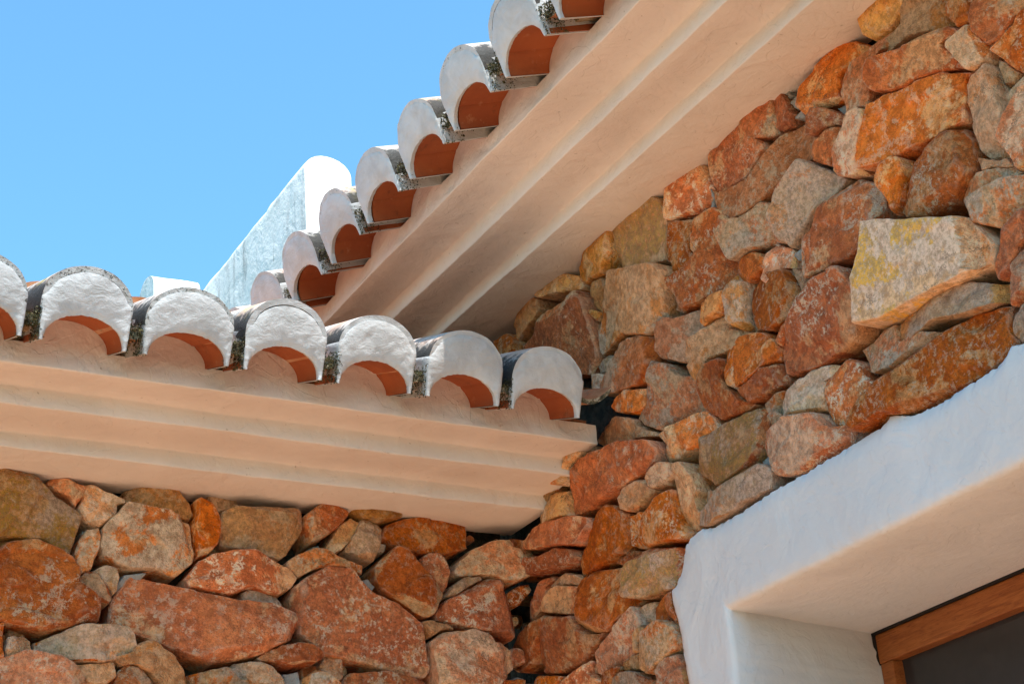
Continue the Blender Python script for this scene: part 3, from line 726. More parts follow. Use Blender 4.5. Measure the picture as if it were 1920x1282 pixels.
Rt -1585,3399 -1617,3399 -1651,3393 -1668,3383 -1667,3364 -1681,3329 -1675,3306 -1660,3301 -1634,3307 -1617,3333 -1601,3363
Rr -1400,3421 -1409,3442 -1428,3455 -1465,3447 -1510,3433 -1555,3436 -1600,3426 -1626,3405 -1630,3393 -1593,3403 -1584,3394 -1592,3369 -1613,3330 -1569,3352 -1529,3363 -1485,3366 -1450,3376 -1413,3394
Rr -1330,3299 -1349,3327 -1367,3352 -1383,3384 -1427,3375 -1478,3365 -1530,3353 -1556,3355 -1594,3337 -1626,3314 -1604,3310 -1599,3277 -1590,3232 -1550,3239 -1520,3246 -1488,3247 -1462,3245 -1419,3252 -1385,3254 -1353,3263 -1328,3274
Rt -1602,3303 -1627,3305 -1673,3299 -1678,3270 -1679,3235 -1686,3201 -1681,3171 -1663,3142 -1671,3111 -1645,3122 -1611,3144 -1600,3167 -1602,3185 -1599,3227 -1598,3261
Ro -1677,3313 -1693,3297 -1715,3261 -1696,3251 -1681,3255 -1680,3277
Rg -1677,3235 -1695,3246 -1720,3255 -1738,3236 -1719,3215 -1700,3203 -1688,3195 -1676,3214
Rp -1667,3150 -1691,3184 -1717,3206 -1757,3225 -1711,3060 -1690,3076 -1677,3108 -1668,3136
Rt -1605,3148 -1630,3130 -1673,3107 -1683,3085 -1641,3107 -1610,3118
Rw -1270,3451 -1301,3444 -1315,3415 -1311,3399 -1293,3410
Rw -1139,3541 -1159,3549 -1180,3533 -1173,3515 -1152,3518
Rw -1143,3501 -1172,3509 -1183,3481 -1158,3489
Rw -1127,3575 -1142,3573 -1151,3554 -1137,3552
Rw -1078,3219 -1106,3226 -1152,3221 -1148,3205 -1107,3193 -1084,3207
Rw -603,3209 -615,3213 -630,3187 -619,3186
Rw -1434,3210 -1456,3223 -1443,3199 -1434,3193
Rw -848,3566 -865,3573 -863,3541 -849,3546
Rw -854,3496 -859,3474 -848,3447 -828,3448 -847,3467
Ld -73,2965 -35,2981 20,2980 26,2943 -2,2940 -51,2952
Rd 79,3000 21,2991 -30,2969 -20,2944 28,2949 84,2968
"""
rng = random.Random(11)
TRACED = {'L': [], 'R': []}
for ln in STONES.split('\n'):
    q = ln.split()
    if not q:
        continue
    side, kind = q[0][0], q[0][1]
    pts = [tuple(float(t) / 1000 for t in s.split(',')) for s in q[1:]]
    V, F, S = stone_data(pts, kind, rng, side, 76 if kind != 'h' else 120)
    par = wing_wall if side == 'L' else tall_wall
    TRACED[side].append(pts)
    if kind == 'w':
        obj('mortar', mesh('mortar', V, F, MORTAR), par)
    else:
        alt = rng.choice('trrrdm') if kind in 'rdh' else ('t' if kind == 's' else rng.choice('rromt'))
        obj('stone', mesh('stone', V, F, [STONE[kind], STONE[alt]], True, 22, S), par)

# the walls run on beyond what the photograph shows: plainer stones laid in rough courses
def inside(p, poly):
    c = False
    for i in range(len(poly)):
        a, b = poly[i - 1], poly[i]
        if (a[1] > p[1]) != (b[1] > p[1]) and p[0] < (b[0] - a[0]) * (p[1] - a[1]) / (b[1] - a[1]) + a[0]:
            c = not c
    return c

def chips(side, u0, u1, z0, z1, limit, par, seed, ok):
    """small packing stones wedged into the joints"""
    rg = random.Random(seed)
    got = []
    for _ in range(6000):
        if len(got) >= limit:
            break
        p = (rg.uniform(u0, u1), rg.uniform(z0, z1))
        if not ok(p) or any(inside(p, q) for q in TRACED[side]) or any(math.dist(p, g) < 0.026 for g in got):
            continue
        got.append(p)
        r_ = rg.uniform(0.014, 0.027)
        a0 = rg.uniform(0, 6.28)
        st = rg.uniform(0.6, 1.0)
        pts = [(p[0] + r_ * rg.uniform(.75, 1.2) * math.cos(a0 + i * 1.0472), p[1] + st * r_ * rg.uniform(.75, 1.2) * math.sin(a0 + i * 1.0472)) for i in range(6)]
        kd = rg.choice('rrmtgpoww')
        V, F, _s = stone_data(pts, kd, rg, side, 20, False)
        V = [(x, y + 0.042, z) if side == 'L' else (x + 0.042, y, z) for x, y, z in V]
        obj('packing_stone', mesh('packing_stone', V, F, MORTAR if kd == 'w' else STONE[kd], True, 30), par)

def fill(side, u0, u1, z0, z1, holes, par, seed):
    rg = random.Random(seed)
    V, F, S = [], [], []
    keys = 'rrrrmmptgod'
    z = z0
    while z < z1:
        hh = rg.uniform(0.085, 0.15)
        u = u0 - rg.uniform(0, 0.2)
        while u < u1:
            ww = rg.uniform(0.10, 0.24)
            zz, hz = z + rg.uniform(-0.01, 0.01), hh * rg.uniform(0.92, 1.08)
            cpt = (u + ww / 2, zz + hz / 2)
            if cpt[1] + hz / 2 < z1 + 0.03 and u > u0 - 0.05 and u + ww < u1 + 0.05 and not any(inside(cpt, h) for h in holes) and not any(inside((cpt[0] + a * ww * 0.36, cpt[1] + b * hz * 0.36), h) for h in TRACED[side] for a in (-1, 0, 1) for b in (-1, 0, 1)):
                j = lambda s: rg.uniform(-s, s) * 0.7
                pts = [(u - .004 + j(.02), zz + hz * .3 + j(.02)), (u + ww * .25 + j(.02), zz + j(.015)), (u + ww * .75 + j(.02), zz + j(.02)), (u + ww - .012 + j(.02), zz + hz * .35 + j(.02)),
                       (u + ww - .012 + j(.02), zz + hz * .75 + j(.02)), (u + ww * .7 + j(.02), zz + hz - .01 + j(.015)), (u + ww * .3 + j(.02), zz + hz - .01 + j(.02)), (u + j(.02), zz + hz * .75 + j(.02))]
                a, b, _s = stone_data(pts, 'r', rg, side, 36, False)
                o = len(V)
                V += a
                F += [tuple(o + i for i in q) for q in b]
                S += [keys.index(rg.choice(keys))] * len(b)
            u += ww
        z += hh
    return obj('outlying_stones', mesh('outlying_stones', V, F, [STONE[c] for c in keys], True, 24, S), par, 'stuff')

chips('L', -1.24, -0.01, 2.57, 3.0, 30, wing_wall, 31, lambda p: True)
FR_R = [(0.8, 4.2), (0.8, 2.60), (-0.02, 2.62), (-1.48, 2.25), (-1.79, 3.40), (-1.55, 4.2)]
SUR = [(-2.3, 2.79), (-0.64, 2.79), (-0.555, 2.70), (-0.57, 1.5), (-2.3, 1.5)]
chips('R', -1.72, 0.5, 2.3, 3.55, 50, tall_wall, 32, lambda p: inside(p, FR_R) and not inside(p, SUR))
FR_L = [(-1.262, 3.3), (-1.236, 2.58), (0.1, 2.64), (0.1, 3.3)]
fill('L', -3.2, -0.02, 0.02, 3.06, [FR_L], wing_wall, 5)
WIN = [(-2.27, 1.0), (-0.58, 1.0), (-0.57, 2.80), (-2.27, 2.80)]
fill('R', -4.2, -0.02, 0.02, 3.56, [FR_R, WIN, SUR], tall_wall, 6)
chips('L', -1.42, -1.24, 2.4, 3.0, 24, wing_wall, 41, lambda p: True)
chips('R', -1.98, -1.55, 2.78, 3.56, 40, tall_wall, 42, lambda p: not inside(p, SUR))

# ------------------------------------------------------------------ stepped cornices
PITCH = R(19.5)
LOW_C = [-0.2135 - 0.2030 * k for k in range(14)]        # centres of the lower eave's tiles, along x
UP_C = [0.6242 - 0.2207 * k for k in range(-9, 18)]      # centres of the upper eave's tiles, along y

def arch_w(u, a=0.082, b=0.058):
    q = 1 - (u / a) ** 2
    return b * math.sqrt(q) if q > 0 else 0.0

def cornice(name, prof, t0, t1, zv, centres, axis, par, seed, label):
    """prof: corner points (distance from wall, height); the top edge follows the tile arches"""
    pr = [(-0.06, prof[0][1])]
    for i, (o, z) in enumerate(prof):
        rr = 0.0028 + 0.0012 * (i % 2)
        a = pr[-1] if i == 0 else prof[i - 1]
        b = prof[i + 1] if i + 1 < len(prof) else (o, z + 0.04)
        va, vb = Vector((a[0] - o, a[1] - z)).normalized(), Vector((b[0] - o, b[1] - z)).normalized()
        pa, pb = Vector((o, z)) + va * rr, Vector((o, z)) + vb * rr
        pm = Vector((o, z)) + (va + vb) * rr * 0.3
        if i > 0:
            prev = pr[-1]
            for k in (0.33, 0.66):
                pr.append((prev[0] + (pa.x - prev[0]) * k, prev[1] + (pa.y - prev[1]) * k))
        pr += [tuple(pa), tuple(pm), tuple(pb)]
    n = int((t1 - t0) / 0.0065)
    V, F = [], []
    nf = 5                                              # rows of the scalloped face
    zb = prof[-1][1]
    of = prof[-1][0]
    cols_ = len(pr) + nf + 1
    for i in range(n + 1):
        t = t0 + (t1 - t0) * i / n
        du = min((abs(t - c), t - c) for c in centres)[1]
        top = zv + (arch_w(du, 0.0815, 0.060) + 0.004 if abs(du) < 0.0815 else 0.001)
        rowp = []
        for k, (o, z) in enumerate(pr):
            g = k // 5
            rowp.append((o + 0.0045 * fbm(t * 3.1, g * 3.3 + seed, 0.5, 2) + 0.0016 * fbm(t * 16, g * 2.1, seed, 2), z + 0.0045 * fbm(t * 2.6, g * 4.7 + seed, 7.5, 2) + 0.0016 * fbm(t * 14, g * 2.9, seed + 5, 2)))
        z1 = rowp[-1][1]
        for k in range(1, nf + 1):
            zz = z1 + (top - z1) * k / nf
            rowp.append((of + 0.007 * fbm(t * 9, zz * 12, seed + 2.2, 3) - 0.002, zz))
        rowp.append((of - 0.16, top + 0.002))
        for o, z in rowp:
            V.append((t, -o, z) if axis == 'x' else (-o, t, z))
    for i in range(n):
        for k in range(cols_ - 1):
            a = i * cols_ + k
            q = (a, a + cols_, a + cols_ + 1, a + 1)
            F.append(q if axis == 'y' else q[::-1])
    F.append(tuple(range(cols_)))
    F.append(tuple(range(n * cols_, (n + 1) * cols_))[::-1])
    o = obj(name, mesh(name, V, F, CORNICE, True, 55), par)
    o['label'] = label
    return o

cornice('cornice', [(0.126, 3.013), (0.126, 3.050), (0.255, 3.050), (0.255, 3.091), (0.359, 3.091)], -2.95, -0.012, 3.137, LOW_C, 'x', wing, 3.0, 'stepped plaster cornice of the lower eave')
cornice('cornice', [(0.132, 3.569), (0.132, 3.606), (0.247, 3.606), (0.247, 3.654), (0.363, 3.654)], -3.05, 2.7, 3.702, UP_C, 'y', tall, 8.0, 'stepped plaster cornice of the higher eave')

# ------------------------------------------------------------------ tiled roofs
cp, sp_ = math.cos(PITCH), math.sin(PITCH)
FR_LOW = Matrix(((1, 0, 0, 0), (0, cp, -sp_, -0.46), (0, sp_, cp, 3.10), (0, 0, 0, 1)))
FR_UP = Matrix(((0, cp, -sp_, -0.46), (-1, 0, 0, 0), (0, sp_, cp, 3.668), (0, 0, 0, 1)))
def frame_at(fr, t, low, dv=0.0, dw=0.0, twist=0.0, roll=0.0):
    m = fr.copy()
    if low:
        m[0][3] += t
    else:
        m[1][3] += t
    return m @ Matrix.Translation((0, dv, dw)) @ Matrix.Rotation(twist, 4, 'Z') @ Matrix.Rotation(roll, 4, 'Y')

def deck(fr, low, t0, t1, par):
    V, F = [], []
    a, b = (t0, t1) if low else (-t1, -t0)
    box(V, F, a, b, 0.14, 3.0, -0.035, 0.012)
    V = [tuple(fr @ Vector(p)) for p in V]
    o = obj('roof', mesh('roof', V, F, TILE, False), par)
    return o
low_roof = deck(FR_LOW, True, -2.95, -0.02, wing)
low_roof['label'] = 'lower tiled roof'
up_roof = deck(FR_UP, False, -3.05, 2.7, tall)
up_roof['label'] = 'higher tiled roof'

def shell(outer, inner, length, taper, nl, mats, capmat, sag=0.0):
    """a curved tile: two matching profiles swept along v, front rim as its own material slot"""
    n = len(outer)
    V, F, S = [], [], []
    for j in range(nl + 1):
        q = j / nl
        s = 1 + (taper - 1) * q
        for k, pr in enumerate((outer, inner)):
            for u, w_ in pr:
                V.append((u * s, length * q, w_ * (1 + (taper - 1) * 0.5 * q)))
    st = 2 * n
    for j in range(nl):
        a = j * st
        for i in range(n - 1):
            F.append((a + i, a + i + 1, a + st + i + 1, a + st + i)); S.append(0)
            F.append((a + n + i + 1, a + n + i, a + st + n + i, a + st + n + i + 1)); S.append(0)
        F.append((a, a + st, a + st + n, a + n)); S.append(0)
        F.append((a + n - 1, a + 2 * n - 1, a + st + 2 * n - 1, a + st + n - 1)); S.append(0)
    e = nl * st
    for i in range(n - 1):
        F.append((i + 1, i, n + i, n + i + 1)); S.append(1 if capmat else 0)
        F.append((e + i, e + i + 1, e + n + i + 1, e + n + i)); S.append(0)
    return V, F, S

def horseshoe(a, b, cw, foot_a, foot_w, n_side, n_arc):
    p = []
    for i in range(n_side):
        q = i / n_side
        p.append((-(foot_a + (a - foot_a) * math.sin(q * math.pi / 2)), foot_w + (cw - foot_w) * q))
    for i in range(n_arc + 1):
        t = math.pi * (1 - i / n_arc)
        p.append((a * math.cos(t), cw + b * math.sin(t)))
    for i in range(n_side - 1, -1, -1):
        q = i / n_side
        p.append((foot_a + (a - foot_a) * math.sin(q * math.pi / 2), foot_w + (cw - foot_w) * q))
    return p

def cover_mesh(seed, first):
    rg = random.Random(seed)
    a = 0.0895 + rg.uniform(-.0015, .0015)
    out = horseshoe(a, 0.071, 0.075, a - 0.003, 0.030, 4, 26)
    inn = horseshoe(a - 0.0125, 0.0585, 0.075, a - 0.0145, 0.030, 4, 26)
    V, F, S = shell(out, inn, 0.42, 0.93, 6, None, True)
    V = [(x + 0.0018 * fbm(x * 30 + seed, y * 12, z * 30, 2), y + (0.0025 * fbm(x * 60, seed, z * 60, 2) if y < 0.01 else 0), z + 0.0018 * fbm(x * 30, y * 12 + seed, z * 30 + 7, 2)) for x, y, z in V]
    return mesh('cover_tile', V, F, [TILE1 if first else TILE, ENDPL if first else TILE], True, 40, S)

def set_grime(me, fn):
    at = me.attributes.new('grime', 'FLOAT', 'POINT')
    at.data.foreach_set('value', [fn(v.co) for v in me.vertices])

def arch_mesh():
    n = 40
    out, inn = [], []
    for i in range(n + 1):
        t = math.pi * (1 - i / n)
        u, w_ = math.cos(t), math.sin(t) ** 0.92
        # two scored lines run the length of each tile
        gr = 0.0022 if i in (10, 30) else 0.0
        inn.append(((0.0805 + gr) * u, (0.0575 + gr * 1.4) * w_))
        out.append((0.0865 * u, 0.066 * w_))
    V, F, S = shell(out, inn, 0.34, 0.97, 3, None, False)
    return mesh('arch_tile', V, F, ARCH, True, 28)

def channel_mesh():
    out, inn = [], []
    for i in range(15):
        u = -0.075 + 0.15 * i / 14
        out.append((u, 0.043 + 0.050 * (u / 0.075) ** 2))
        inn.append((u, 0.027 + 0.050 * (u / 0.075) ** 2))
    V, F, S = shell(out, inn, 0.42, 1.0, 3, None, True)
    me = mesh('channel_tile', V, F, [TILE, RIM], True, 40, S)
    set_grime(me, lambda c: 0.8)
    return me

def end_plaster(seed, crease=False):
    rg = random.Random(seed)
    M, N = 64, 11
    hs = horseshoe(0.0885, 0.071, 0.075, 0.0855, -0.002, 10, 60)
    el = [(-0.0775 * math.cos(math.pi * i / 60), 0.0545 * math.sin(math.pi * i / 60) ** 0.9 - 0.002) for i in range(61)]
    def rs(p, n):
        L = [0]
        for a, b in zip(p, p[1:]):
            L.append(L[-1] + math.dist(a, b))
        o, k = [], 0
        for i in range(n + 1):
            t = min(L[-1] * i / n, L[-1] - 1e-9)
            while L[k + 1] < t:
                k += 1
            q = (t - L[k]) / max(1e-9, L[k + 1] - L[k])
            o.append((p[k][0] + (p[k + 1][0] - p[k][0]) * q, p[k][1] + (p[k + 1][1] - p[k][1]) * q))
        return o
    O, I = rs(hs, M), rs(el, M)
    V, F = [], []
    tilt = rg.uniform(-0.03, 0.03)
    rimw = rg.uniform(0.010, 0.014)
    for i in range(M + 1):
        (ou, ow), (iu, iw) = O[i], I[i]
        # the tile rim stays free above the plaster's shoulder
        cut = rimw * max(0.0, min(1.0, (ow - 0.078) / 0.02)) + 0.0015 * fbm(i * 0.35, seed, 2, 2)
        d = Vector((ou - iu, ow - iw)); L = d.length; d /= max(L, 1e-6)
        ou2, ow2 = iu + d.x * (L - cut), iw + d.y * (L - cut)
        rag = 0.0022 * fbm(i * 0.5, seed + 4.4, 1.0, 3)
        iu2, iw2 = iu - d.x * rag, iw - d.y * rag
        # row: inner lip back, inner edge, face, outer edge, flank back
        V.append((iu2 + d.x * 0.001, 0.007, iw2 + d.y * 0.001))
        for j in range(N + 1):
            q = j / N
            u, w_ = iu2 + (ou2 - iu2) * q, iw2 + (ow2 - iw2) * q
            bulge = 0.004 * math.sin(math.pi * min(1, max(0, q))) ** 0.5
            vv = -0.0015 - bulge + 0.0026 * fbm(u * 18 + seed, w_ * 22, seed, 3) + 0.0016 * fbm(u * 70, w_ * 90 + seed, seed, 2) + tilt * u
            V.append((u, vv, w_))
        V.append((ou2 * 0.998, 0.02, ow2))
        V.append((ou2 * 0.985, 0.16, ow2 * 0.99 + 0.0))
    st = N + 4
    for i in range(M):
        for j in range(st - 1):
            a = i * st + j
            F.append((a, a + 1, a + st + 1, a + st))
    F.append(tuple(range(st))[::-1])
    F.append(tuple(range(M * st, (M + 1) * st)))
    me = mesh('end_plaster', V, F, ENDPL, True, 50)
    set_grime(me, lambda c: max(0.0, min(1.0, max((abs(c.x) - 0.066) / 0.022, (math.hypot(c.x / 0.0885, (c.z - 0.075) / 0.071) - 0.80) / 0.2 if c.z > 0.085 else 0))))
    return me

def gap_mesh(hw):
    """the rough slab of lime mortar that closes the space between two arch tiles"""
    bm = bmesh.new()
    r_ = bmesh.ops.create_cube(bm, size=1.0)
    for q in r_['verts']:
        q.co = Vector((q.co.x * 2 * hw, 0.122 + q.co.y * 0.090, 0.029 + q.co.z * 0.018))
    bmesh.ops.subdivide_edges(bm, edges=list(bm.edges), cuts=7, use_grid_fill=True)
    for q in bm.verts:
        c = q.co
        c.y += 0.010 * fbm(c.x * 70, c.z * 70, hw, 3) if c.y < 0.06 else 0
        c.z += 0.0045 * fbm(c.x * 60, c.y * 50, hw + 3, 3)
    me = bpy.data.meshes.new('gap_mortar')
    bm.to_mesh(me)
    bm.free()
    me.polygons.foreach_set('use_smooth', [True] * len(me.polygons))
    me.materials.append(GAPM)
    return me

ARCHM, CHANM = arch_mesh(), channel_mesh()
CHANE = CHANM.copy()
CHANE.materials[1] = ENDPL
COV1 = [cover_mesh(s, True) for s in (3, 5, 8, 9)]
for m_ in COV1:
    set_grime(m_, lambda c: 1.0 if c.y < 0.012 else 0.6)
COV2 = [cover_mesh(s, False) for s in (21, 22)]
GAP_L, GAP_U = gap_mesh(0.022), gap_mesh(0.031)

def place(name, me, m, par, **props):
    o = bpy.data.objects.new(name, me)
    o.parent = par
    o.matrix_basis = m
    col.objects.link(o)
    for a, b in props.items():
        o[a] = b
    return o

moss = {True: ([], []), False: ([], [])}
def tuft(M, u, v, w_, size, rg, low):
    V, F = moss[low]
    b = len(V)
    c = Vector((u, v, w_))
    ps = []
    for k in range(4):
        d = Vector((rg.gauss(0, 1), rg.gauss(0, 1), rg.gauss(0, 1))).normalized() * size * rg.uniform(0.5, 1.2)
        ps.append(tuple(M @ (c + d)))
    V += ps
    F += [(b, b + 1, b + 2), (b, b + 3, b + 1), (b + 1, b + 3, b + 2), (b, b + 2, b + 3)]

def eave(fr, low, centres, par, seed):
    rg = random.Random(seed)
    pitch_ = abs(centres[1] - centres[0])
    for i, t in enumerate(centres):
        tw, ro = rg.uniform(-.028, .028), rg.uniform(-.035, .035)
        dv, dw = rg.uniform(-.012, -.002), rg.uniform(-.002, .002)
        vary = Matrix.Diagonal((rg.uniform(.975, 1.02), 1, rg.uniform(.96, 1.04), 1))
        if low:
            gr = 0.22 if i < 2 else (0.42 if i < 4 else 0.68)
            if i == 0:
                gr = 0.12
        else:
            gr = rg.uniform(0.35, 0.6)
        place('arch_tile', ARCHM, frame_at(fr, t, low, 0.004), par)
        place('end_plaster', end_plaster(seed * 50 + i), frame_at(fr, t, low, dv, 0, tw, 0) @ vary, par, grime_amount=gr)
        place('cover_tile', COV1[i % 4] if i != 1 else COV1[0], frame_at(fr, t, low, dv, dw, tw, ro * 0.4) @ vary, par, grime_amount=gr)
        for c in (1, 2):
            place('cover_tile', COV2[(i + c) % 2], frame_at(fr, t, low, 0.345 * c + rg.uniform(-.01, .01), 0.0125 + rg.uniform(0, .003), rg.uniform(-.02, .02), rg.uniform(-.02, .02)), par)
        # the gap beside this tile (towards +u)
        sgn = 1 if low else -1
        g = t + sgn * pitch_ / 2
        if low and i == 0:
            g = -0.100
        place('channel_tile', CHANM, frame_at(fr, g, low, 0.010 + rg.uniform(-.004, .006), rg.uniform(-.003, .003), rg.uniform(-.02, .02)) @ (Matrix.Translation((0, 0, 0.012)) @ Matrix.Diagonal((0.78, 1, 0.7, 1)) if low and i == 0 else Matrix()), par, grime_amount=gr)
        if not (low and i == 0):
            place('gap_mortar', GAP_L if low else GAP_U, frame_at(fr, g, low), par)
        M = frame_at(fr, g, low)
        hw = pitch_ / 2 - 0.0885
        cnt = int((900 if low else 800) * (0.4 + gr)) if not (low and i == 0) else 0
        for _ in range(cnt):
            s = rg.choice((-1, 1))
            wq = rg.random()
            wy = -0.004 + 0.066 * wq
            # clings to the flank of the plaster and creeps a little onto its face
            on_face = rg.random() < 0.35
            if on_face:
                u, vq = s * (hw + rg.uniform(0.0, 0.004 + 0.010 * rg.random() ** 2)), rg.uniform(-.0075, -.003)
            else:
                u, vq = s * (hw - rg.uniform(-.002, .0025)), rg.uniform(-.004, .045)
            tuft(M, u, vq, wy, rg.uniform(.0013, .0036), rg, low)
        if not (low and i == 0):
            for _ in range(cnt // 2 if low else cnt):
                tuft(M, rg.uniform(-hw, hw), rg.uniform(-.006, .05), (0.040 if low else 0.046) + rg.uniform(-.016, .010), rg.uniform(.0018, .0046), rg, low)
    V, F = moss[low]
    obj('moss', mesh('moss', V, F, MOSS, False), par, 'stuff')

eave(FR_LOW, True, LOW_C, low_roof, 4)
eave(FR_UP, False, UP_C, up_roof, 7)

# ------------------------------------------------------------------ window
OUT_TOP = [(-2.25, 2.79), (-2.0, 2.775), (-1.8, 2.785), (-1.622, 2.783), (-1.597, 2.791), (-1.59, 2.78), (-1.559, 2.769), (-1.52, 2.766), (-1.47, 2.766), (-1.425, 2.761), (-1.384, 2.763), (-1.343, 2.768), (-1.291, 2.789), (-1.269, 2.779), (-1.177, 2.776), (-1.143, 2.775), (-1.087, 2.775), (-1.049, 2.773), (-0.928, 2.772), (-0.896, 2.77), (-0.829, 2.766), (-0.727, 2.767), (-0.695, 2.778), (-0.651, 2.772)]
OUT_LEFT = [(-0.651, 2.772), (-0.634, 2.764), (-0.62, 2.742), (-0.604, 2.712), (-0.575, 2.69), (-0.563, 2.688), (-0.562, 2.656), (-0.574, 2.616), (-0.58, 2.578), (-0.578, 2.548), (-0.581, 2.511), (-0.585, 2.48), (-0.57, 2.3), (-0.59, 2.0), (-0.57, 1.6), (-0.60, 1.05)]
def along(p, n):
    L = [0]
    for a, b in zip(p, p[1:]):
        L.append(L[-1] + math.dist(a, b))
    o, k = [], 0
    for i in range(n):
        t = L[-1] * i / n
        while L[k + 1] < t:
            k += 1
        q = (t - L[k]) / (L[k + 1] - L[k])
        o.append((p[k][0] + (p[k + 1][0] - p[k][0]) * q, p[k][1] + (p[k + 1][1] - p[k][1]) * q))
    return o
IN = [(-2.0, 1.25), (-2.0, 2.589), (-0.75, 2.589), (-0.75, 1.25)]
outer = along([(-2.25, 1.05), (-2.25, 2.79)], 40) + along(OUT_TOP, 300) + along(OUT_LEFT, 300) + along([(-0.60, 1.05), (-2.25, 1.05)], 40)
inner = along([IN[0], IN[1]], 40) + along([IN[1], IN[2]], 300) + along([IN[2], IN[3]], 300) + along([IN[3], IN[0]], 40)
cxw, czw = -1.375, 1.92
V, F = [], []
NR = 10
n = len(outer)
for i in range(n):
    (oy, oz), (iy, iz) = outer[i], inner[i]
    # outline corners follow the same fraction, so the band keeps a hand-made width
    ragy, ragz = 0.007 * fbm(i * 0.42, 2, 1, 4), 0.007 * fbm(i * 0.42, 7, 1, 4)
    oy += ragy; oz += ragz
    wob = 0.004 * fbm(i * 0.035, 4, 9, 2) + 0.0018 * fbm(i * 0.2, 4, 9, 2)
    iy += wob * (1 if iy > cxw else -1); iz += wob
    rows = [(0.055, oy, oz), (0.008, oy, oz)]
    for j in range(NR + 1):
        q = 0.012 + 0.93 * j / NR
        y, z = oy + (iy - oy) * q, oz + (iz - oz) * q
        rows.append((-0.010 + 0.012 * math.exp(-q / 0.02) + 0.0045 * fbm(y * 5, z * 5, 3, 3) + 0.0015 * fbm(y * 24, z * 24, 5, 3), y, z))
    sy = 0.066 if iy > cxw else -0.066
    top = iz > 2.5 or iz < 1.3
    edge = abs(iy - (-0.75)) < 0.03 or abs(iy - (-2.0)) < 0.03
    x0 = rows[-1][0]
    rows.append((x0 + 0.003, oy + (iy - oy) * 0.975, oz + (iz - oz) * 0.975))
    rows.append((x0 + 0.011, iy, iz))
    fr_ = (iy - (-2.0)) / 1.25
    sy = 0.066 * (2 * max(0, min(1, fr_)) - 1)
    for x in (0.05, 0.12, 0.2, 0.3, 0.423, 0.47):
        q = x / 0.423
        rows.append((x, iy + sy * q + 0.003 * (1 - min(1, q)) * fbm(x * 14, iy * 6, iz * 6, 2), iz * (1 - min(1, q)) + min(1, q) * inner[i][1] + 0.005 * (1 - min(1, q)) * fbm(x * 9, iy * 5, iz * 5 + 4, 2)))
    V += rows
st = NR + 11
for i in range(n):
    j = (i + 1) % n
    for k in range(st - 1):
        F.append((i * st + k, i * st + k + 1, j * st + k + 1, j * st + k))
sur = obj('window_surround', mesh('window_surround', V, F, SURROUND, True, 55), tall)
sur['label'] = 'white plaster band around the window opening'

def bevel_box(name, boxes, mat, par, bev=0.004):
    bm = bmesh.new()
    for x0, x1, y0, y1, z0, z1 in boxes:
        r_ = bmesh.ops.create_cube(bm, size=1.0)
        for vv in r_['verts']:
            vv.co = Vector(((x0 + x1) / 2 + vv.co.x * (x1 - x0), (y0 + y1) / 2 + vv.co.y * (y1 - y0), (z0 + z1) / 2 + vv.co.z * (z1 - z0)))
    bmesh.ops.bevel(bm, geom=list(bm.edges), offset=bev, segments=2, affect='EDGES', profile=0.6)
    me = bpy.data.meshes.new(name)
    bm.to_mesh(me); bm.free()
    me.materials.append(mat)
    return obj(name, me, par)

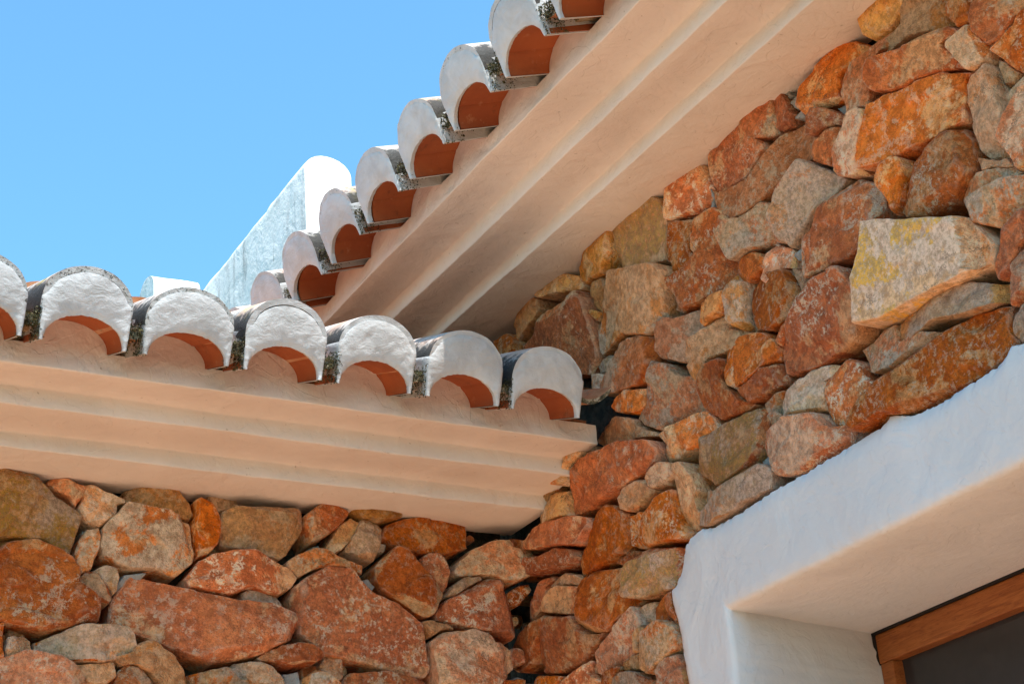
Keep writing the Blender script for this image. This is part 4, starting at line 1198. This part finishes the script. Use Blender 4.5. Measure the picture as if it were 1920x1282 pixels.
YR, YL = -2.066, -0.684
win = bevel_box('window', [(0.455, 0.50, YR + 0.01, YL - 0.01, 1.26, 1.31), (0.455, 0.50, -1.40, -1.35, 1.30, 2.56)], WOOD, tall)
win['label'] = 'wooden window set deep in the opening'
bevel_box('top_rail', [(0.418, 0.47, YR, YL + 0.0, 2.523, 2.5855)], WOOD, win)
bevel_box('stile', [(0.4185, 0.469, YL - 0.042, YL - 0.0035, 1.25, 2.5225)], WOOD, win)
bevel_box('stile', [(0.4185, 0.469, YR + 0.0035, YR + 0.042, 1.25, 2.5225)], WOOD, win)
bevel_box('seal', [(0.408, 0.425, YR, YL - 0.001, 2.586, 2.5885), (0.408, 0.425, YL - 0.003, YL + 0.002, 2.52, 2.586)], SEAL, win, 0.001)
v, f = [], []
box(v, f, 0.446, 0.452, YR + 0.04, YL - 0.041, 1.26, 2.524)
obj('pane', mesh('pane', v, f, PANE, False), win)

# ------------------------------------------------------------------ white parapets on the roof behind
def parapet(name, label, axis, a0, a1, c, half, ztop, zbot, seed):
    prof = [(-half, zbot)]
    for k in range(4):
        prof.append((-half, zbot + (ztop - half * 0.75 - zbot) * (k + 1) / 4))
    for k in range(1, 12):
        t = math.pi * (1 - k / 12)
        prof.append((half * math.cos(t), ztop - half * 0.75 + half * 0.75 * math.sin(t)))
    for k in range(4):
        prof.append((half, ztop - half * 0.75 - (ztop - half * 0.75 - zbot) * k / 4))
    prof.append((half, zbot))
    n = int((a1 - a0) / 0.04)
    V, F = [], []
    m = len(prof)
    for i in range(n + 1):
        t = a0 + (a1 - a0) * i / n
        stp = 0.03 * (1 if fbm(math.floor((t - a0) * 2.4) * 3.7, seed, 1, 1) > 0 else 0)
        for o, z in prof:
            oo = o + 0.008 * fbm(t * 4, z * 4, seed, 3)
            zz = z + ((0.012 * fbm(t * 6, o * 5, seed + 3, 3) - stp * 0.5) if z > ztop - 0.2 else 0)
            V.append((c + oo, t, zz) if axis == 'y' else (t, c + oo, zz))
    for i in range(n):
        for k in range(m - 1):
            a = i * m + k
            q = (a, a + m, a + m + 1, a + 1)
            F.append(q[::-1] if axis == 'y' else q)
    F.append(tuple(range(m)) if axis == 'x' else tuple(range(m))[::-1])
    F.append(tuple(range(n * m, (n + 1) * m))[::-1] if axis == 'x' else tuple(range(n * m, (n + 1) * m)))
    o = obj(name, mesh(name, V, F, PARAPET, True, 40))
    o['label'] = label
    o['category'] = 'parapet'
    o['group'] = 'white parapets behind the roofs'
    return o
parapet('parapet', 'long white stained parapet with sunlit rounded end behind the higher eave', 'y', 2.6, 3.98, 0.709, 0.11, 5.673, 3.9, 2.0)
parapet('parapet', 'short white parapet stub with rounded cap, far left against the sky', 'x', 0.37, 0.605, 4.01, 0.11, 5.70, 3.9, 6.0)
